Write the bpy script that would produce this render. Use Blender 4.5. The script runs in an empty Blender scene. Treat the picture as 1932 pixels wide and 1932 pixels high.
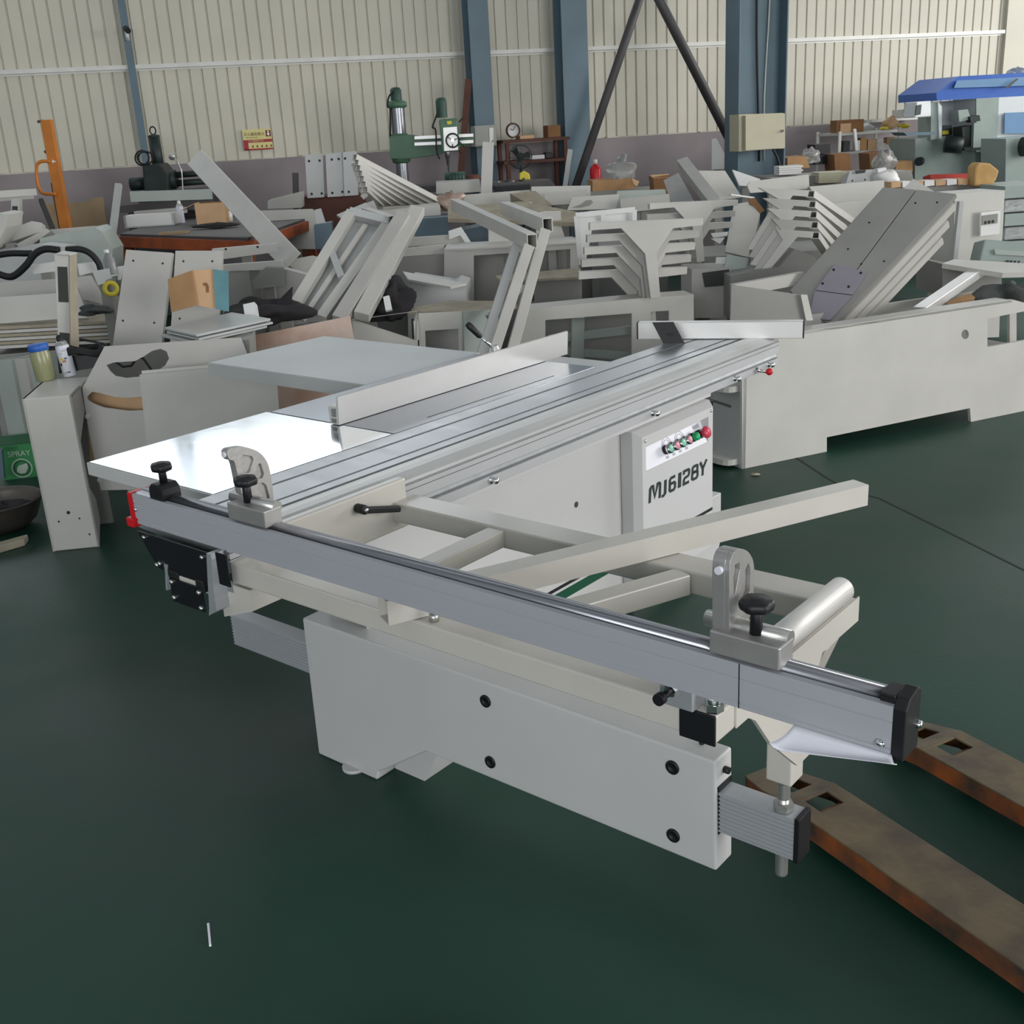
# Panel saw in a machine hall
import bpy, bmesh, math, random
from math import sin, cos, tan, radians, degrees, pi, atan2, sqrt
from mathutils import Vector, Matrix
from mathutils.geometry import tessellate_polygon
random.seed(7)
sc = bpy.context.scene
COL = sc.collection

# ------------------------------------------------------------------ camera
CAM_H = 1.72; F_PX = 2090.0; PITCH = radians(19.2); ROLL = radians(3.26)
_F = Vector((0, cos(PITCH), -sin(PITCH))); _U0 = Vector((0, sin(PITCH), cos(PITCH))); _R0 = Vector((1, 0, 0))
_R = _R0 * cos(ROLL) - _U0 * sin(ROLL); _U = _R0 * sin(ROLL) + _U0 * cos(ROLL)
EYE = Vector((0, 0, CAM_H))
cd = bpy.data.cameras.new('camera'); cam = bpy.data.objects.new('camera', cd); COL.objects.link(cam)
cd.sensor_width = 36; cd.sensor_height = 36; cd.lens = 36 * F_PX / 1932.0; cd.clip_start = 0.05; cd.clip_end = 200
rot = Matrix((_R, _U, -_F)).transposed()
cam.matrix_world = Matrix.Translation(EYE) @ rot.to_4x4()
sc.camera = cam

# ------------------------------------------------------------------ world, light, exposure
sc.view_settings.view_transform = 'Standard'; sc.view_settings.look = 'None'
sc.view_settings.gamma = 1.0; sc.view_settings.use_curve_mapping = False
sc.view_settings.exposure = 0.0
w = bpy.data.worlds.new('sky'); sc.world = w; w.use_nodes = True
w.node_tree.nodes['Background'].inputs[0].default_value = (0.72, 0.85, 1.0, 1)
w.node_tree.nodes['Background'].inputs[1].default_value = 0.6

def area(name, loc, target, sx, sy, power, color):
    l = bpy.data.lights.new(name, 'AREA'); l.shape = 'RECTANGLE'; l.size = sx; l.size_y = sy
    l.energy = power; l.color = color
    o = bpy.data.objects.new(name, l); COL.objects.link(o); o.location = loc
    o.rotation_euler = (Vector(target) - Vector(loc)).to_track_quat('-Z', 'Y').to_euler()
    return o
# daylight through the big open hall door, to the right behind the photographer
area('door_daylight', (9.6, -2.5, 2.6), (0.0, 4.0, 0.9), 6.0, 4.8, 760, (1.0, 0.985, 0.97))
# daylight through a window in the right side wall, then two added fills
area('side_light', (12.0, 9.5, 3.2), (0.0, 9.5, 1.2), 7.0, 2.6, 760, (1.0, 0.985, 0.96))
area('side_light', (-8.0, -3.0, 3.2), (0.0, 3.5, 0.8), 6.0, 2.4, 650, (0.92, 0.96, 1.0))  # unseen fill added at the left to lift the faces turned that way
area('back_fill_light', (-2.5, -7.2, 2.8), (0.0, 5.0, 0.8), 11.0, 3.0, 860, (0.96, 0.98, 1.0))  # broad fill added behind the camera to brighten the front faces
# daylight through the two translucent roof strips
area('roof_daylight', (-1.0, 5.0, 7.85), (-1.0, 5.0, 0), 16.0, 2.2, 130, (0.90, 0.96, 1.0))
area('roof_daylight', (2.0, -1.5, 7.85), (2.0, -1.5, 0), 16.0, 2.2, 60, (0.90, 0.96, 1.0))

# ------------------------------------------------------------------ pixel helpers (photo frame 1932 x 1932)
def ray(x, y): return _F * F_PX + _R * (x - 966.0) - _U * (y - 966.0)
def at_z(x, y, z):
    d = ray(x, y); return EYE + d * ((z - CAM_H) / d.z)
def at_y(x, y, Y):
    d = ray(x, y); return EYE + d * (Y / d.y)
def on_plane(x, y, p0, n):
    d = ray(x, y); return EYE + d * ((Vector(p0) - EYE).dot(n) / d.dot(n))

# ------------------------------------------------------------------ materials
def srgb(h):
    h = h.lstrip('#'); v = [int(h[i:i+2], 16) / 255 for i in (0, 2, 4)]
    return tuple(c / 12.92 if c <= .04045 else ((c + .055) / 1.055) ** 2.4 for c in v)
MATS = {}
def mat(name, color, rough=.5, metal=0.0, var=.08, scale=6.0, bump=0.0, bscale=60.0, coat=0.0, rvar=0.0, stretch=None, alpha=None, trans=0.0, ior=1.45, emit=None, detail=4.0, c2=None, thr=(.35, .65)):
    m = bpy.data.materials.new(name); m.use_nodes = True; nt = m.node_tree; N = nt.nodes; L = nt.links
    b = N['Principled BSDF']; c = srgb(color) if isinstance(color, str) else color
    b.inputs['Roughness'].default_value = rough; b.inputs['Metallic'].default_value = metal
    b.inputs['Base Color'].default_value = (*c, 1); b.inputs['IOR'].default_value = ior
    if coat: b.inputs['Coat Weight'].default_value = coat; b.inputs['Coat Roughness'].default_value = .12
    if trans: b.inputs['Transmission Weight'].default_value = trans
    if alpha is not None: b.inputs['Alpha'].default_value = alpha
    if emit: b.inputs['Emission Color'].default_value = (*emit[0], 1); b.inputs['Emission Strength'].default_value = emit[1]
    if var or bump or rvar or c2:
        tc = N.new('ShaderNodeTexCoord'); src = tc.outputs['Object']
        if stretch:
            mp = N.new('ShaderNodeMapping'); mp.inputs['Scale'].default_value = stretch; L.new(src, mp.inputs[0]); src = mp.outputs[0]
        nz = N.new('ShaderNodeTexNoise'); nz.inputs['Scale'].default_value = scale; nz.inputs['Detail'].default_value = detail; L.new(src, nz.inputs['Vector'])
        if var or c2:
            r = N.new('ShaderNodeValToRGB'); L.new(nz.outputs['Fac'], r.inputs[0])
            r.color_ramp.elements[0].position = thr[0]; r.color_ramp.elements[1].position = thr[1]
            if c2:
                k = srgb(c2) if isinstance(c2, str) else c2
                r.color_ramp.elements[0].color = (*k, 1); r.color_ramp.elements[1].color = (*c, 1)
            else:
                r.color_ramp.elements[0].color = (*[x * (1 - var) for x in c], 1); r.color_ramp.elements[1].color = (*[min(1, x * (1 + var * .6)) for x in c], 1)
            L.new(r.outputs[0], b.inputs['Base Color'])
        if rvar:
            mr = N.new('ShaderNodeMapRange'); L.new(nz.outputs['Fac'], mr.inputs[0])
            mr.inputs[1].default_value = .3; mr.inputs[2].default_value = .7
            mr.inputs[3].default_value = max(.02, rough - rvar); mr.inputs[4].default_value = min(1, rough + rvar); L.new(mr.outputs[0], b.inputs['Roughness'])
        if bump:
            n2 = N.new('ShaderNodeTexNoise'); n2.inputs['Scale'].default_value = bscale; n2.inputs['Detail'].default_value = 3; L.new(src, n2.inputs['Vector'])
            bp = N.new('ShaderNodeBump'); bp.inputs['Strength'].default_value = bump; bp.inputs['Distance'].default_value = .01
            L.new(n2.outputs['Fac'], bp.inputs['Height']); L.new(bp.outputs[0], b.inputs['Normal'])
    MATS[name] = m
    return m

# ------------------------------------------------------------------ mesh builder
class MB:
    def __init__(s): s.v = []; s.f = []; s.s = []
    def add(s, verts, faces, smooth=False):
        o = len(s.v); s.v += [Vector(p) for p in verts]
        for f in faces: s.f.append([i + o for i in f]); s.s.append(smooth)
        return s
    def box(s, x0, x1, y0, y1, z0, z1):
        return s.hexa([(x0, y0, z0), (x1, y0, z0), (x1, y1, z0), (x0, y1, z0)], (0, 0, z1 - z0))
    def hexa(s, quad, vec): return s.prism(quad, vec)
    def prism(s, poly, vec):
        n = len(poly); vec = Vector(vec); P = [Vector(p) for p in poly]
        return s.add(P + [p + vec for p in P], [list(range(n))[::-1], list(range(n, 2 * n))] + [[i, (i + 1) % n, n + (i + 1) % n, n + i] for i in range(n)])
    def plate(s, outer, holes, vec):
        """planar polygon (3D points) with holes, extruded by vec"""
        loops = [[Vector(p) for p in outer]] + [[Vector(p) for p in h] for h in holes]; vec = Vector(vec)
        tris = tessellate_polygon(loops); P = [p for l in loops for p in l]; n = len(P)
        s.add(P + [p + vec for p in P], [list(t) for t in tris] + [[i + n for i in t][::-1] for t in tris])
        b = len(s.v) - 2 * n; k = 0
        for l in loops:
            m = len(l)
            for i in range(m):
                a, c = k + i, k + (i + 1) % m
                s.f.append([b + a, b + c, b + n + c, b + n + a]); s.s.append(False)
            k += m
        return s
    def cyl(s, p0, p1, r0, r1=None, n=16, cap=True, smooth=True):
        p0, p1 = Vector(p0), Vector(p1); r1 = r0 if r1 is None else r1
        ax = (p1 - p0).normalized(); a = ax.orthogonal().normalized(); b = ax.cross(a)
        V = []
        for p, r in ((p0, r0), (p1, r1)):
            V += [p + (a * cos(2 * pi * i / n) + b * sin(2 * pi * i / n)) * r for i in range(n)]
        s.add(V, [[i, (i + 1) % n, n + (i + 1) % n, n + i] for i in range(n)], smooth)
        if cap:
            o = len(s.v) - 2 * n; s.f += [[o + i for i in range(n)][::-1], [o + n + i for i in range(n)]]; s.s += [False, False]
        return s
    def lathe(s, prof, p0=(0, 0, 0), ax=(0, 0, 1), n=20):
        p0 = Vector(p0); ax = Vector(ax).normalized(); a = ax.orthogonal().normalized(); b = ax.cross(a); V = []; Fs = []
        for r, h in prof: V += [p0 + ax * h + (a * cos(2 * pi * i / n) + b * sin(2 * pi * i / n)) * max(r, 1e-4) for i in range(n)]
        for k in range(len(prof) - 1):
            Fs += [[k * n + i, k * n + (i + 1) % n, (k + 1) * n + (i + 1) % n, (k + 1) * n + i] for i in range(n)]
        return s.add(V, Fs, True)
    def sweep(s, pts, r, n=8, cap=True):
        P = [Vector(p) for p in pts]; V = []; a = None
        for i, p in enumerate(P):
            t = (P[min(i + 1, len(P) - 1)] - P[max(i - 1, 0)]).normalized()
            a = t.orthogonal().normalized() if a is None else (a - t * a.dot(t)).normalized()
            b = t.cross(a); rr = r[i] if isinstance(r, (list, tuple)) else r
            V += [p + (a * cos(2 * pi * k / n) + b * sin(2 * pi * k / n)) * rr for k in range(n)]
        m = len(P)
        s.add(V, [[i * n + k, i * n + (k + 1) % n, (i + 1) * n + (k + 1) % n, (i + 1) * n + k] for i in range(m - 1) for k in range(n)], True)
        if cap:
            o = len(s.v) - m * n; s.f += [[o + k for k in range(n)][::-1], [o + (m - 1) * n + k for k in range(n)]]; s.s += [False, False]
        return s
    def beam(s, p0, p1, w, h, up=(0, 0, 1), wall=None):
        """rectangular bar or (wall given) hollow tube from p0 to p1 (axis through the centre)"""
        p0, p1 = Vector(p0), Vector(p1); t = (p1 - p0).normalized(); up = Vector(up)
        sd = t.cross(up).normalized(); u = sd.cross(t).normalized()
        def rect(a, b): return [p0 - sd * a - u * b, p0 + sd * a - u * b, p0 + sd * a + u * b, p0 - sd * a + u * b]
        if wall: s.plate(rect(w / 2, h / 2), [rect(w / 2 - wall, h / 2 - wall)], p1 - p0)
        else: s.prism(rect(w / 2, h / 2), p1 - p0)
        return s
    def sphere(s, c, r, n=12, m=8, sc3=(1, 1, 1)):
        c = Vector(c); V = []; Fs = []
        for j in range(m + 1):
            t = pi * j / m; rr = max(sin(t), 1e-3)
            V += [c + Vector((rr * cos(2 * pi * i / n) * sc3[0], rr * sin(2 * pi * i / n) * sc3[1], cos(t) * sc3[2])) * r for i in range(n)]
        for j in range(m): Fs += [[j * n + i, j * n + (i + 1) % n, (j + 1) * n + (i + 1) % n, (j + 1) * n + i] for i in range(n)]
        return s.add(V, Fs, True)
    def blob(s, c, rx, ry, rz, seed=0, amp=.25, n=20, m=12):
        """crumpled lump (rag, bag)"""
        rnd = random.Random(seed); ph = [(rnd.uniform(1, 5), rnd.uniform(1, 5), rnd.uniform(0, 6), rnd.uniform(0, 6)) for _ in range(6)]
        c = Vector(c); V = []; Fs = []
        for j in range(m + 1):
            t = pi * j / m
            for i in range(n):
                p = 2 * pi * i / n; k = 1 + amp * sum(sin(round(a) * p + q) * sin(b * t + w_) for a, b, q, w_ in ph) / 3
                V.append(c + Vector((sin(t) * cos(p) * rx * k, sin(t) * sin(p) * ry * k, max(cos(t) * rz * k, -rz * .9))))
        for j in range(m): Fs += [[j * n + i, j * n + (i + 1) % n, (j + 1) * n + (i + 1) % n, (j + 1) * n + i] for i in range(n)]
        return s.add(V, Fs, True)
    def build(s, name, m, parent=None, bevel=0.0, label=None, cat=None, group=None, kind=None, world=False, segs=2):
        me = bpy.data.meshes.new(name); V = s.v; off = Vector((0, 0, 0))
        if parent is None:
            lo = Vector([min(p[i] for p in V) for i in range(3)]); hi = Vector([max(p[i] for p in V) for i in range(3)])
            off = Vector(((lo.x + hi.x) / 2, (lo.y + hi.y) / 2, lo.z))
        elif world:
            q = parent; off = Vector((0, 0, 0))
            while q: off += Vector(q.location); q = q.parent
        me.from_pydata([tuple(p - off) for p in V], [], s.f)
        bm = bmesh.new(); bm.from_mesh(me); bmesh.ops.recalc_face_normals(bm, faces=bm.faces); bm.to_mesh(me); bm.free()
        for p, q in zip(me.polygons, s.s): p.use_smooth = q
        me.materials.append(MATS[m] if isinstance(m, str) else m)
        o = bpy.data.objects.new(name, me); COL.objects.link(o)
        if parent is None: o.location = off
        else: o.parent = parent
        if bevel:
            b = o.modifiers.new('bevel', 'BEVEL'); b.width = bevel; b.segments = segs; b.limit_method = 'ANGLE'; b.angle_limit = radians(40)
        tag(o, label, cat, group, kind)
        return o
def tag(o, label=None, cat=None, group=None, kind=None):
    if label: o['label'] = label
    if cat: o['category'] = cat
    if group: o['group'] = group
    if kind: o['kind'] = kind
    return o
def thing(name, label, cat, loc=(0, 0, 0), rz=0.0, group=None):
    o = bpy.data.objects.new(name, None); COL.objects.link(o); o.location = loc; o.rotation_euler = (0, 0, rz); o.empty_display_size = .1
    return tag(o, label, cat, group)
def copy_thing(o, loc, rz=None, label=None, parent=None):
    c = o.copy(); COL.objects.link(c); c.parent = parent
    if parent is None:
        c.location = loc
        if rz is not None: c.rotation_euler = (0, 0, rz)
        if label: c['label'] = label
    for ch in list(o.children): copy_thing(ch, None, parent=c)
    return c
def text(name, body, m, parent, mtx, size, extrude=.0006, offset=0.0, align='LEFT', sx=1.0):
    cu = bpy.data.curves.new(name, 'FONT'); cu.body = body; cu.size = size; cu.extrude = extrude; cu.offset = offset; cu.align_x = align
    o = bpy.data.objects.new(name, cu); COL.objects.link(o); o.parent = parent
    o.matrix_local = mtx @ Matrix.Diagonal((sx, 1, 1, 1)); cu.materials.append(MATS[m])
    bpy.context.view_layer.update(); me = bpy.data.meshes.new_from_object(o.evaluated_get(bpy.context.evaluated_depsgraph_get()))
    r = bpy.data.objects.new(name, me); r.parent = parent; r.matrix_local = o.matrix_local; bpy.data.objects.remove(o); COL.objects.link(r); r.name = name
    if not me.materials: me.materials.append(MATS[m])
    return r
def frame(origin, ex, ey):
    ex = Vector(ex).normalized(); ey = Vector(ey).normalized(); ez = ex.cross(ey)
    M = Matrix((ex, ey, ez)).transposed().to_4x4(); M.translation = Vector(origin); return M

# ================================================================== materials
mat('floor_green', '#143a2e', .5, var=.22, scale=1.3, bump=.05, bscale=45, rvar=.08, detail=8)
mat('hall_wall', '#b9bec2', .6, var=.03)
mat('joint_dark', '#101a17', .8, var=0)
mat('cladding', '#c9c5b6', .5, var=.05, scale=1.5)
mat('plaster', '#968d8f', .9, var=.14, scale=1.8, bump=.15, bscale=30, detail=8)
mat('plaster_light', '#c4c0b4', .9, var=.2, scale=5)
mat('galvanised', '#cfcfca', .5, .2, var=.06)
mat('blue_steel', '#5d727e', .5, var=.12, scale=2.5)
mat('dark_steel', '#4a4748', .5, var=.15, scale=3)
mat('roof_sheet', '#6a6f73', .6, var=.05)
mat('window_light', (.9, .95, 1), .5, var=0, emit=((.86, .93, 1.0), 2.5))
mat('skylight', (.9, .95, 1), .5, var=0, emit=((.85, .93, 1.0), 2.0))
mat('white_paint', '#c2c2c1', .32, var=.03, scale=3, coat=.15)
mat('white_box', '#c8c8c8', .3, var=.02, scale=3)
mat('cream_paint', '#c4c0b8', .3, var=.05, scale=5, coat=.2)
mat('part_grey', '#b3b1ac', .42, var=.07, scale=3.5)
mat('part_light', '#c2c0ba', .42, var=.06, scale=3.0)
mat('part_cool', '#b4b6b5', .42, var=.07, scale=3.0)
mat('part_green', '#a3aca6', .45, var=.06, scale=3.0)
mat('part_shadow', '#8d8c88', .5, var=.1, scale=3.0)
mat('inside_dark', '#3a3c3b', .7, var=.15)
mat('alu', '#bfc2c6', .4, .6, var=.04, scale=8, stretch=(1, 20, 20))
mat('alu_fence', '#a6a8ae', .5, .1, var=.02, scale=3)
mat('alu_bright', '#d6d5d3', .36, .45, var=.03, scale=6)
mat('alu_cast', '#aba9a7', .42, .6, var=.08, scale=14, bump=.06, bscale=90)
mat('slide_top', '#b6b8bb', .34, .75, var=.05, scale=5, stretch=(4, .6, 1), rvar=.04)
mat('mirror_table', '#dbdfe2', .15, 1.0, var=.05, scale=3.5, bump=.03, bscale=7, rvar=.05)
mat('saw_top', '#7d838c', .22, .6, var=.05, scale=3)
mat('rear_top', '#b2b6b6', .4, .3, var=.06, scale=3)
mat('alu_side', '#b9b9bb', .42, .25, var=.02)
mat('alu_bar', '#b4b7bb', .42, .4, var=0)
mat('roller_alu', '#cfcdca', .5, .4, var=.02)
mat('steel_rod', '#8e9096', .3, .85, var=.06)
mat('chrome', '#e6e6e6', .12, 1.0, var=0)
mat('zinc', '#bcbcb8', .35, .8, var=.1, scale=20)
mat('black_plastic', '#121317', .5, var=0)
mat('black_plate', '#0d0f14', .5, var=.1)
mat('black_rubber', '#17181a', .6, var=.1)
mat('red_plastic', '#c01420', .35, var=.05)
mat('red_button', '#c93a52', .35, var=0)
mat('pink_button', '#d4899a', .35, var=0)
mat('green_button', '#17a064', .3, var=0)
mat('pale_green_button', '#7cc0a4', .35, var=0)
mat('label_white', '#d9d9e2', .4, var=.02)
mat('print_dark', '#22302c', .5, var=0)
mat('print_grey', '#a9abb5', .6, var=0)
mat('stripe_green', '#0c4a34', .45, var=0)
mat('stripe_black', '#14161a', .45, var=0)
mat('paper', '#e3e3ec', .75, var=.03)

# ================================================================== hall
WA = radians(14.5); WD = Vector((cos(WA), sin(WA), 0)); WN = Vector((sin(WA), -cos(WA), 0)); W0 = Vector((0, 13, 0))
def wl(s, t, z): return W0 + WD * s + WN * t + Vector((0, 0, z))
def wbox(mb, s0, s1, t0, t1, z0, z1):
    return mb.prism([wl(s0, t0, z0), wl(s1, t0, z0), wl(s1, t1, z0), wl(s0, t1, z0)], (0, 0, z1 - z0))
S0, S1, T1, HZ = -9.0, 14.0, 21.0, 8.0
fl = MB(); fl.prism([wl(S0, -.3, -.2), wl(S1, -.3, -.2), wl(S1, T1, -.2), wl(S0, T1, -.2)], (0, 0, .2))
fl = fl.build('floor', 'floor_green', kind='structure')
def strip(mb, pts, wd, z, h):
    P = [Vector((p.x, p.y, z)) for p in pts]
    for a, b in zip(P, P[1:]):
        n = (b - a).normalized().cross(Vector((0, 0, 1))) * wd / 2
        mb.prism([a - n, b - n, b + n, a + n], (0, 0, h))
jp = [at_z(x, y, 0) for x, y in ((1430, 822), (1510, 869), (1560, 902), (1600, 925), (1660, 941), (1760, 990), (1850, 1035), (1932, 1076), (2100, 1160), (2500, 1370), (3000, 1640))]
m_ = MB(); strip(m_, jp, .012, -.001, .0018); m_.build('expansion_joint', 'joint_dark', fl, world=True)

wf = MB(); wbox(wf, S0, S1, -.3, -.06, 0, HZ)
# openings of the window band are left to the panes set proud of the wall
wf = wf.build('wall_far', 'plaster', kind='structure')
# low masonry wall with a worn ledge
lw = MB(); wbox(lw, S0, S1, -.06, .06, 0, 1.53); lw.build('low_wall', 'plaster', wf, world=True)
for s0_ in [S0 + i * 1.15 for i in range(20)]:
    lg = MB(); L_ = random.uniform(.9, 1.12); wbox(lg, s0_, s0_ + L_, -.02, .064, 1.528, 1.536 + random.uniform(0, .012)); lg.build('ledge_capping', 'plaster_light', wf, world=True)
# ribbed cladding sheets: seven pans per sheet
PW = .125
def sheet(z0, z1):
    mb = MB(); prof = []
    for k in range(7):
        x = k * PW; prof += [(x, 0), (x + PW - .022, 0), (x + PW - .015, -.018), (x + PW - .007, -.018)]
    prof.append((7 * PW, 0)); n = len(prof)
    V = [WD * x + WN * y + Vector((0, 0, z)) for z in (z0, z1) for x, y in prof]
    mb.add(V, [[i, i + 1, n + i + 1, n + i] for i in range(n - 1)]); return mb
for z0, z1 in ((1.53, 3.17), (4.65, 7.9)):
    first = None; k = 0
    s = S0
    while s < S1 - .1:
        if first is None:
            first = sheet(z0, z1).build('cladding_sheet', 'cladding', wf, world=False); first.location = wl(s, 0, 0) - wf.location
        else:
            c_ = first.copy(); COL.objects.link(c_); c_.parent = wf; c_.location = wl(s, 0, 0) - wf.location
        s += 7 * PW
# high window band (above the picture): daylight panes and mullions
k = 0; s = S0 + .2
while s < S1 - 2.5:
    k += 1
    p = MB(); wbox(p, s, s + 2.46, -.04, -.02, 3.2, 4.6); o = p.build('window_%d' % k, 'window_light', kind='structure')
    fr = MB()
    for a in (0, .73, 1.46, 2.17): wbox(fr, s + a, s + a + .04, -.05, .0, 3.2, 4.6)
    for z in (3.16, 3.9, 4.58): wbox(fr, s, s + 2.21, -.05, .0, z, z + .05)
    fr.build('window_frame', 'galvanised', o, world=True); s += 2.5
g = MB(); wbox(g, S0, S1, .0, .05, 2.46, 2.50); wbox(g, S0, S1, .0, .008, 2.44, 2.46); g.build('girt_rail', 'galvanised', wf, world=True)
for nm, a, b, c1, d1 in (('wall_left', S0 - .2, S0, -.3, T1), ('wall_right', S1, S1 + .2, -.3, T1), ('wall_back', S0, S1, T1, T1 + .2)):
    q = MB(); wbox(q, a, b, c1, d1, 0, HZ); q.build(nm, 'hall_wall', kind='structure')
q = MB(); wbox(q, S0, S1, -.3, T1, HZ, HZ + .2); q.build('ceiling', 'roof_sheet', kind='structure')

# corner pilaster strip at the right
q = MB(); wbox(q, 6.55, 6.9, 0, .06, 1.53, 7.9); q.build('trim_1', 'cladding', kind='structure')

def hcol(name, s, t, wflange, depth, facing, z1=7.95, label=None):
    """H column; facing 'front' = flange towards the hall, 'side' = web towards the hall"""
    mb = MB(); th = .014
    if facing == 'front':
        wbox(mb, s - wflange / 2, s + wflange / 2, t, t - th, 0, z1); wbox(mb, s - wflange / 2, s + wflange / 2, t - depth, t - depth + th, 0, z1)
        wbox(mb, s - .006, s + .006, t - depth + th, t - th, 0, z1)
    else:
        for e in (-1, 1): wbox(mb, s + e * wflange / 2 - th / 2, s + e * wflange / 2 + th / 2, t - depth, t, 0, z1)
        wbox(mb, s - wflange / 2, s + wflange / 2, t - depth / 2 - .006, t - depth / 2 + .006, 0, z1)
    return tag(mb.build(name, 'blue_steel'), label, 'column')
hcol('steel_column', -.15, .36, .215, .28, 'front', label='blue steel column carrying the small open switch box')
hcol('steel_column', .90, .36, .29, .28, 'front', label='blue steel column beside the clock shelf, foot of the left brace')
c3 = hcol('steel_column', 2.20, 2.15, .50, .30, 'side', label='blue steel column with the beige electrical cabinet and a black cable')
mb = MB(); mb.sweep([wl(2.21 + .03 * sin(z * 1.7), 2.03, z) for z in [1.25 + .3 * i for i in range(23)]], .011, 8); mb.build('cable', 'black_rubber', c3, world=True)
mb = MB(); mb.sweep([wl(2.30 + .02 * sin(z * 2.7), 2.03, z) for z in [1.25 + .3 * i for i in range(23)]], .006, 8); mb.build('cable', 'galvanised', c3, world=True)
# diagonal braces (an inverted V between the second and third columns)
def brace(p0, p1, r, label):
    m_ = MB(); m_.cyl(p0, p1, r, n=16); tag(m_.build('diagonal_brace', 'dark_steel'), label, 'brace')
def wpt(x, y, t, z=None):
    return on_plane(x, y, wl(0, t, 0), WN)
a_ = wpt(1094, 330, .75); b_ = wpt(1206, 0, .75); a0 = a_ + (a_ - b_) * .8; brace(a0 if a0.z > .05 else a_ + (a_ - b_) * ((a_.z - .03) / (b_.z - a_.z)), a_ + (b_ - a_) * 2.2, .045, 'dark round brace slanting down to the left beside the clock shelf')
a_ = wpt(1398, 305, 1.2); b_ = wpt(1244, 0, 1.2); brace(a_ + (a_ - b_) * .55, a_ + (b_ - a_) * 2.2, .05, 'dark round brace slanting down to the right behind the beige electrical cabinet')
# blue square pipe on the wall at the left, with a small camera
pm = MB(); wbox(pm, -3.72, -3.65, .02, .09, .0, 7.9); pm = tag(pm.build('wall_pipe', 'blue_steel'), 'thin blue square pipe running up the cladding at the left', 'pipe')
sc_ = thing('security_camera', 'small black security camera fixed to the blue wall pipe', 'camera', wl(-3.66, .09, 2.82))
q = MB(); q.cyl(wl(-3.68, .10, 2.83), wl(-3.66, .20, 2.80), .028, n=12); q.build('camera_body', 'black_plastic', sc_, world=True)
q = MB(); q.cyl(wl(-3.68, .09, 2.72), wl(-3.68, .12, 2.80), .02, n=10); q.build('bracket', 'galvanised', sc_, world=True)

# ================================================================== the sliding table saw
MO = at_z(1470, 636, .88); MA = radians(49.8); ZT = .88
saw = thing('sliding_table_saw', 'large cream and aluminium sliding table saw lettered MJ6128Y in the middle', 'table saw', (MO.x, MO.y, 0), MA)
def P(u, v, z): return Vector((u, -v, z))
class SB(MB):
    """builder in the saw's own frame: u along the sliding table, v towards the operator side"""
    def b(s, u0, u1, v0, v1, z0, z1): return s.box(u0, u1, -v1, -v0, z0, z1)
def sb(u0, u1, v0, v1, z0, z1): return SB().b(u0, u1, v0, v1, z0, z1)
def prof_u(poly, u0, u1): return SB().prism([P(u0, v, z) for v, z in poly], (u1 - u0, 0, 0))
def screw(parent, p, ax, r=.006, name='screw', m='chrome', L=.006):
    q = SB(); ax = Vector((ax[0], -ax[1], ax[2])).normalized(); p = P(*p); q.lathe([(0, L), (r * .6, L), (r, L * .55), (r, 0)], p, ax, 10); return q.build(name, m, parent)

# --- base cabinet
cab = sb(-1.62, -.325, -.90, -.152, .10, .795).build('base_cabinet', 'white_paint', saw, .004)
sp = SB().plate([P(u, -.148, z) for u, z in ((-2.15, .70), (-.325, .70), (-.325, .0), (-.845, .0), (-.845, .09), (-2.15, .09))], [], (0, .004, 0)).build('side_panel', 'white_paint', cab)
q = sb(-.845, -.325, -.90, -.153, 0.0, .10).build('foot_plinth', 'white_paint', cab)
q = sb(-1.62, -1.2, -.90, -.30, 0.0, .10).build('foot_plinth', 'white_paint', cab)
q = SB(); q.cyl(P(-1.174, -.1482, .509), P(-1.174, -.1465, .509), .0105, n=14); q.build('hole_plug', 'inside_dark', cab)
sb(-2.1, -.85, -.1478, -.1472, .240, .252).build('stripe', 'stripe_black', cab)
sb(-2.1, -.85, -.1478, -.1472, .196, .230).build('stripe', 'stripe_green', cab)
# fixed guide rail below the sliding table
gr = prof_u([(-.22, .795), (-.10, .795), (-.10, .76), (-.118, .752), (-.118, .70), (-.22, .70)], -2.60, -.325).build('guide_rail', 'white_box', saw, .002)
# small bulged guard at the far lower corner
q = SB(); q.prism([P(-.845 + .0, -.147, .30)] + [P(-.84, -.147, .10)] + [P(-.325 - .10 * (1 - cos(a)) + .05, -.147, .02 + .10 * (1 - sin(a)) ) for a in [k * pi / 16 for k in range(9)]][::-1] + [P(-.275, -.147, .30)], (0, -.05, 0)); q.build('lower_cover', 'white_paint', cab, .004)

# --- control box
cb = SB()
def loop(v, e, z0, z1, u0=-.835, u1=-.355): return [P(u0 + e, v, z0 + 0), P(u1 - e, v, z0 + 0), P(u1 - e, v, z1 - e), P(u0 + e, v, z1 - e)]
A_ = loop(-.146, 0, .12, .70, -.905, -.375); B_ = loop(-.098, 0, .12, .70, -.905, -.375); C_ = loop(-.07, .020, .12, .70, -.905, -.375)
holes = [[P(-.862, -.07, .55), P(-.430, -.07, .552), P(-.427, -.07, .649), P(-.862, -.07, .640)]]
cb.add(A_ + B_, [[0, 1, 5, 4], [1, 2, 6, 5], [2, 3, 7, 6], [3, 0, 4, 7]]); cb.add(B_ + C_, [[0, 1, 5, 4], [1, 2, 6, 5], [2, 3, 7, 6], [3, 0, 4, 7]])
tr_ = tessellate_polygon([C_] + holes); cb.add(C_ + holes[0], [list(t) for t in tr_])
H0 = holes[0]; H1 = [P(-.856, -.105, .575), P(-.436, -.105, .575), P(-.436, -.105, .640), P(-.856, -.105, .634)]
cb.add(H0 + H1, [[0, 1, 5, 4], [1, 2, 6, 5], [2, 3, 7, 6], [3, 0, 4, 7], [4, 5, 6, 7]])
cb = cb.build('control_box', 'white_box', saw)
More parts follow.
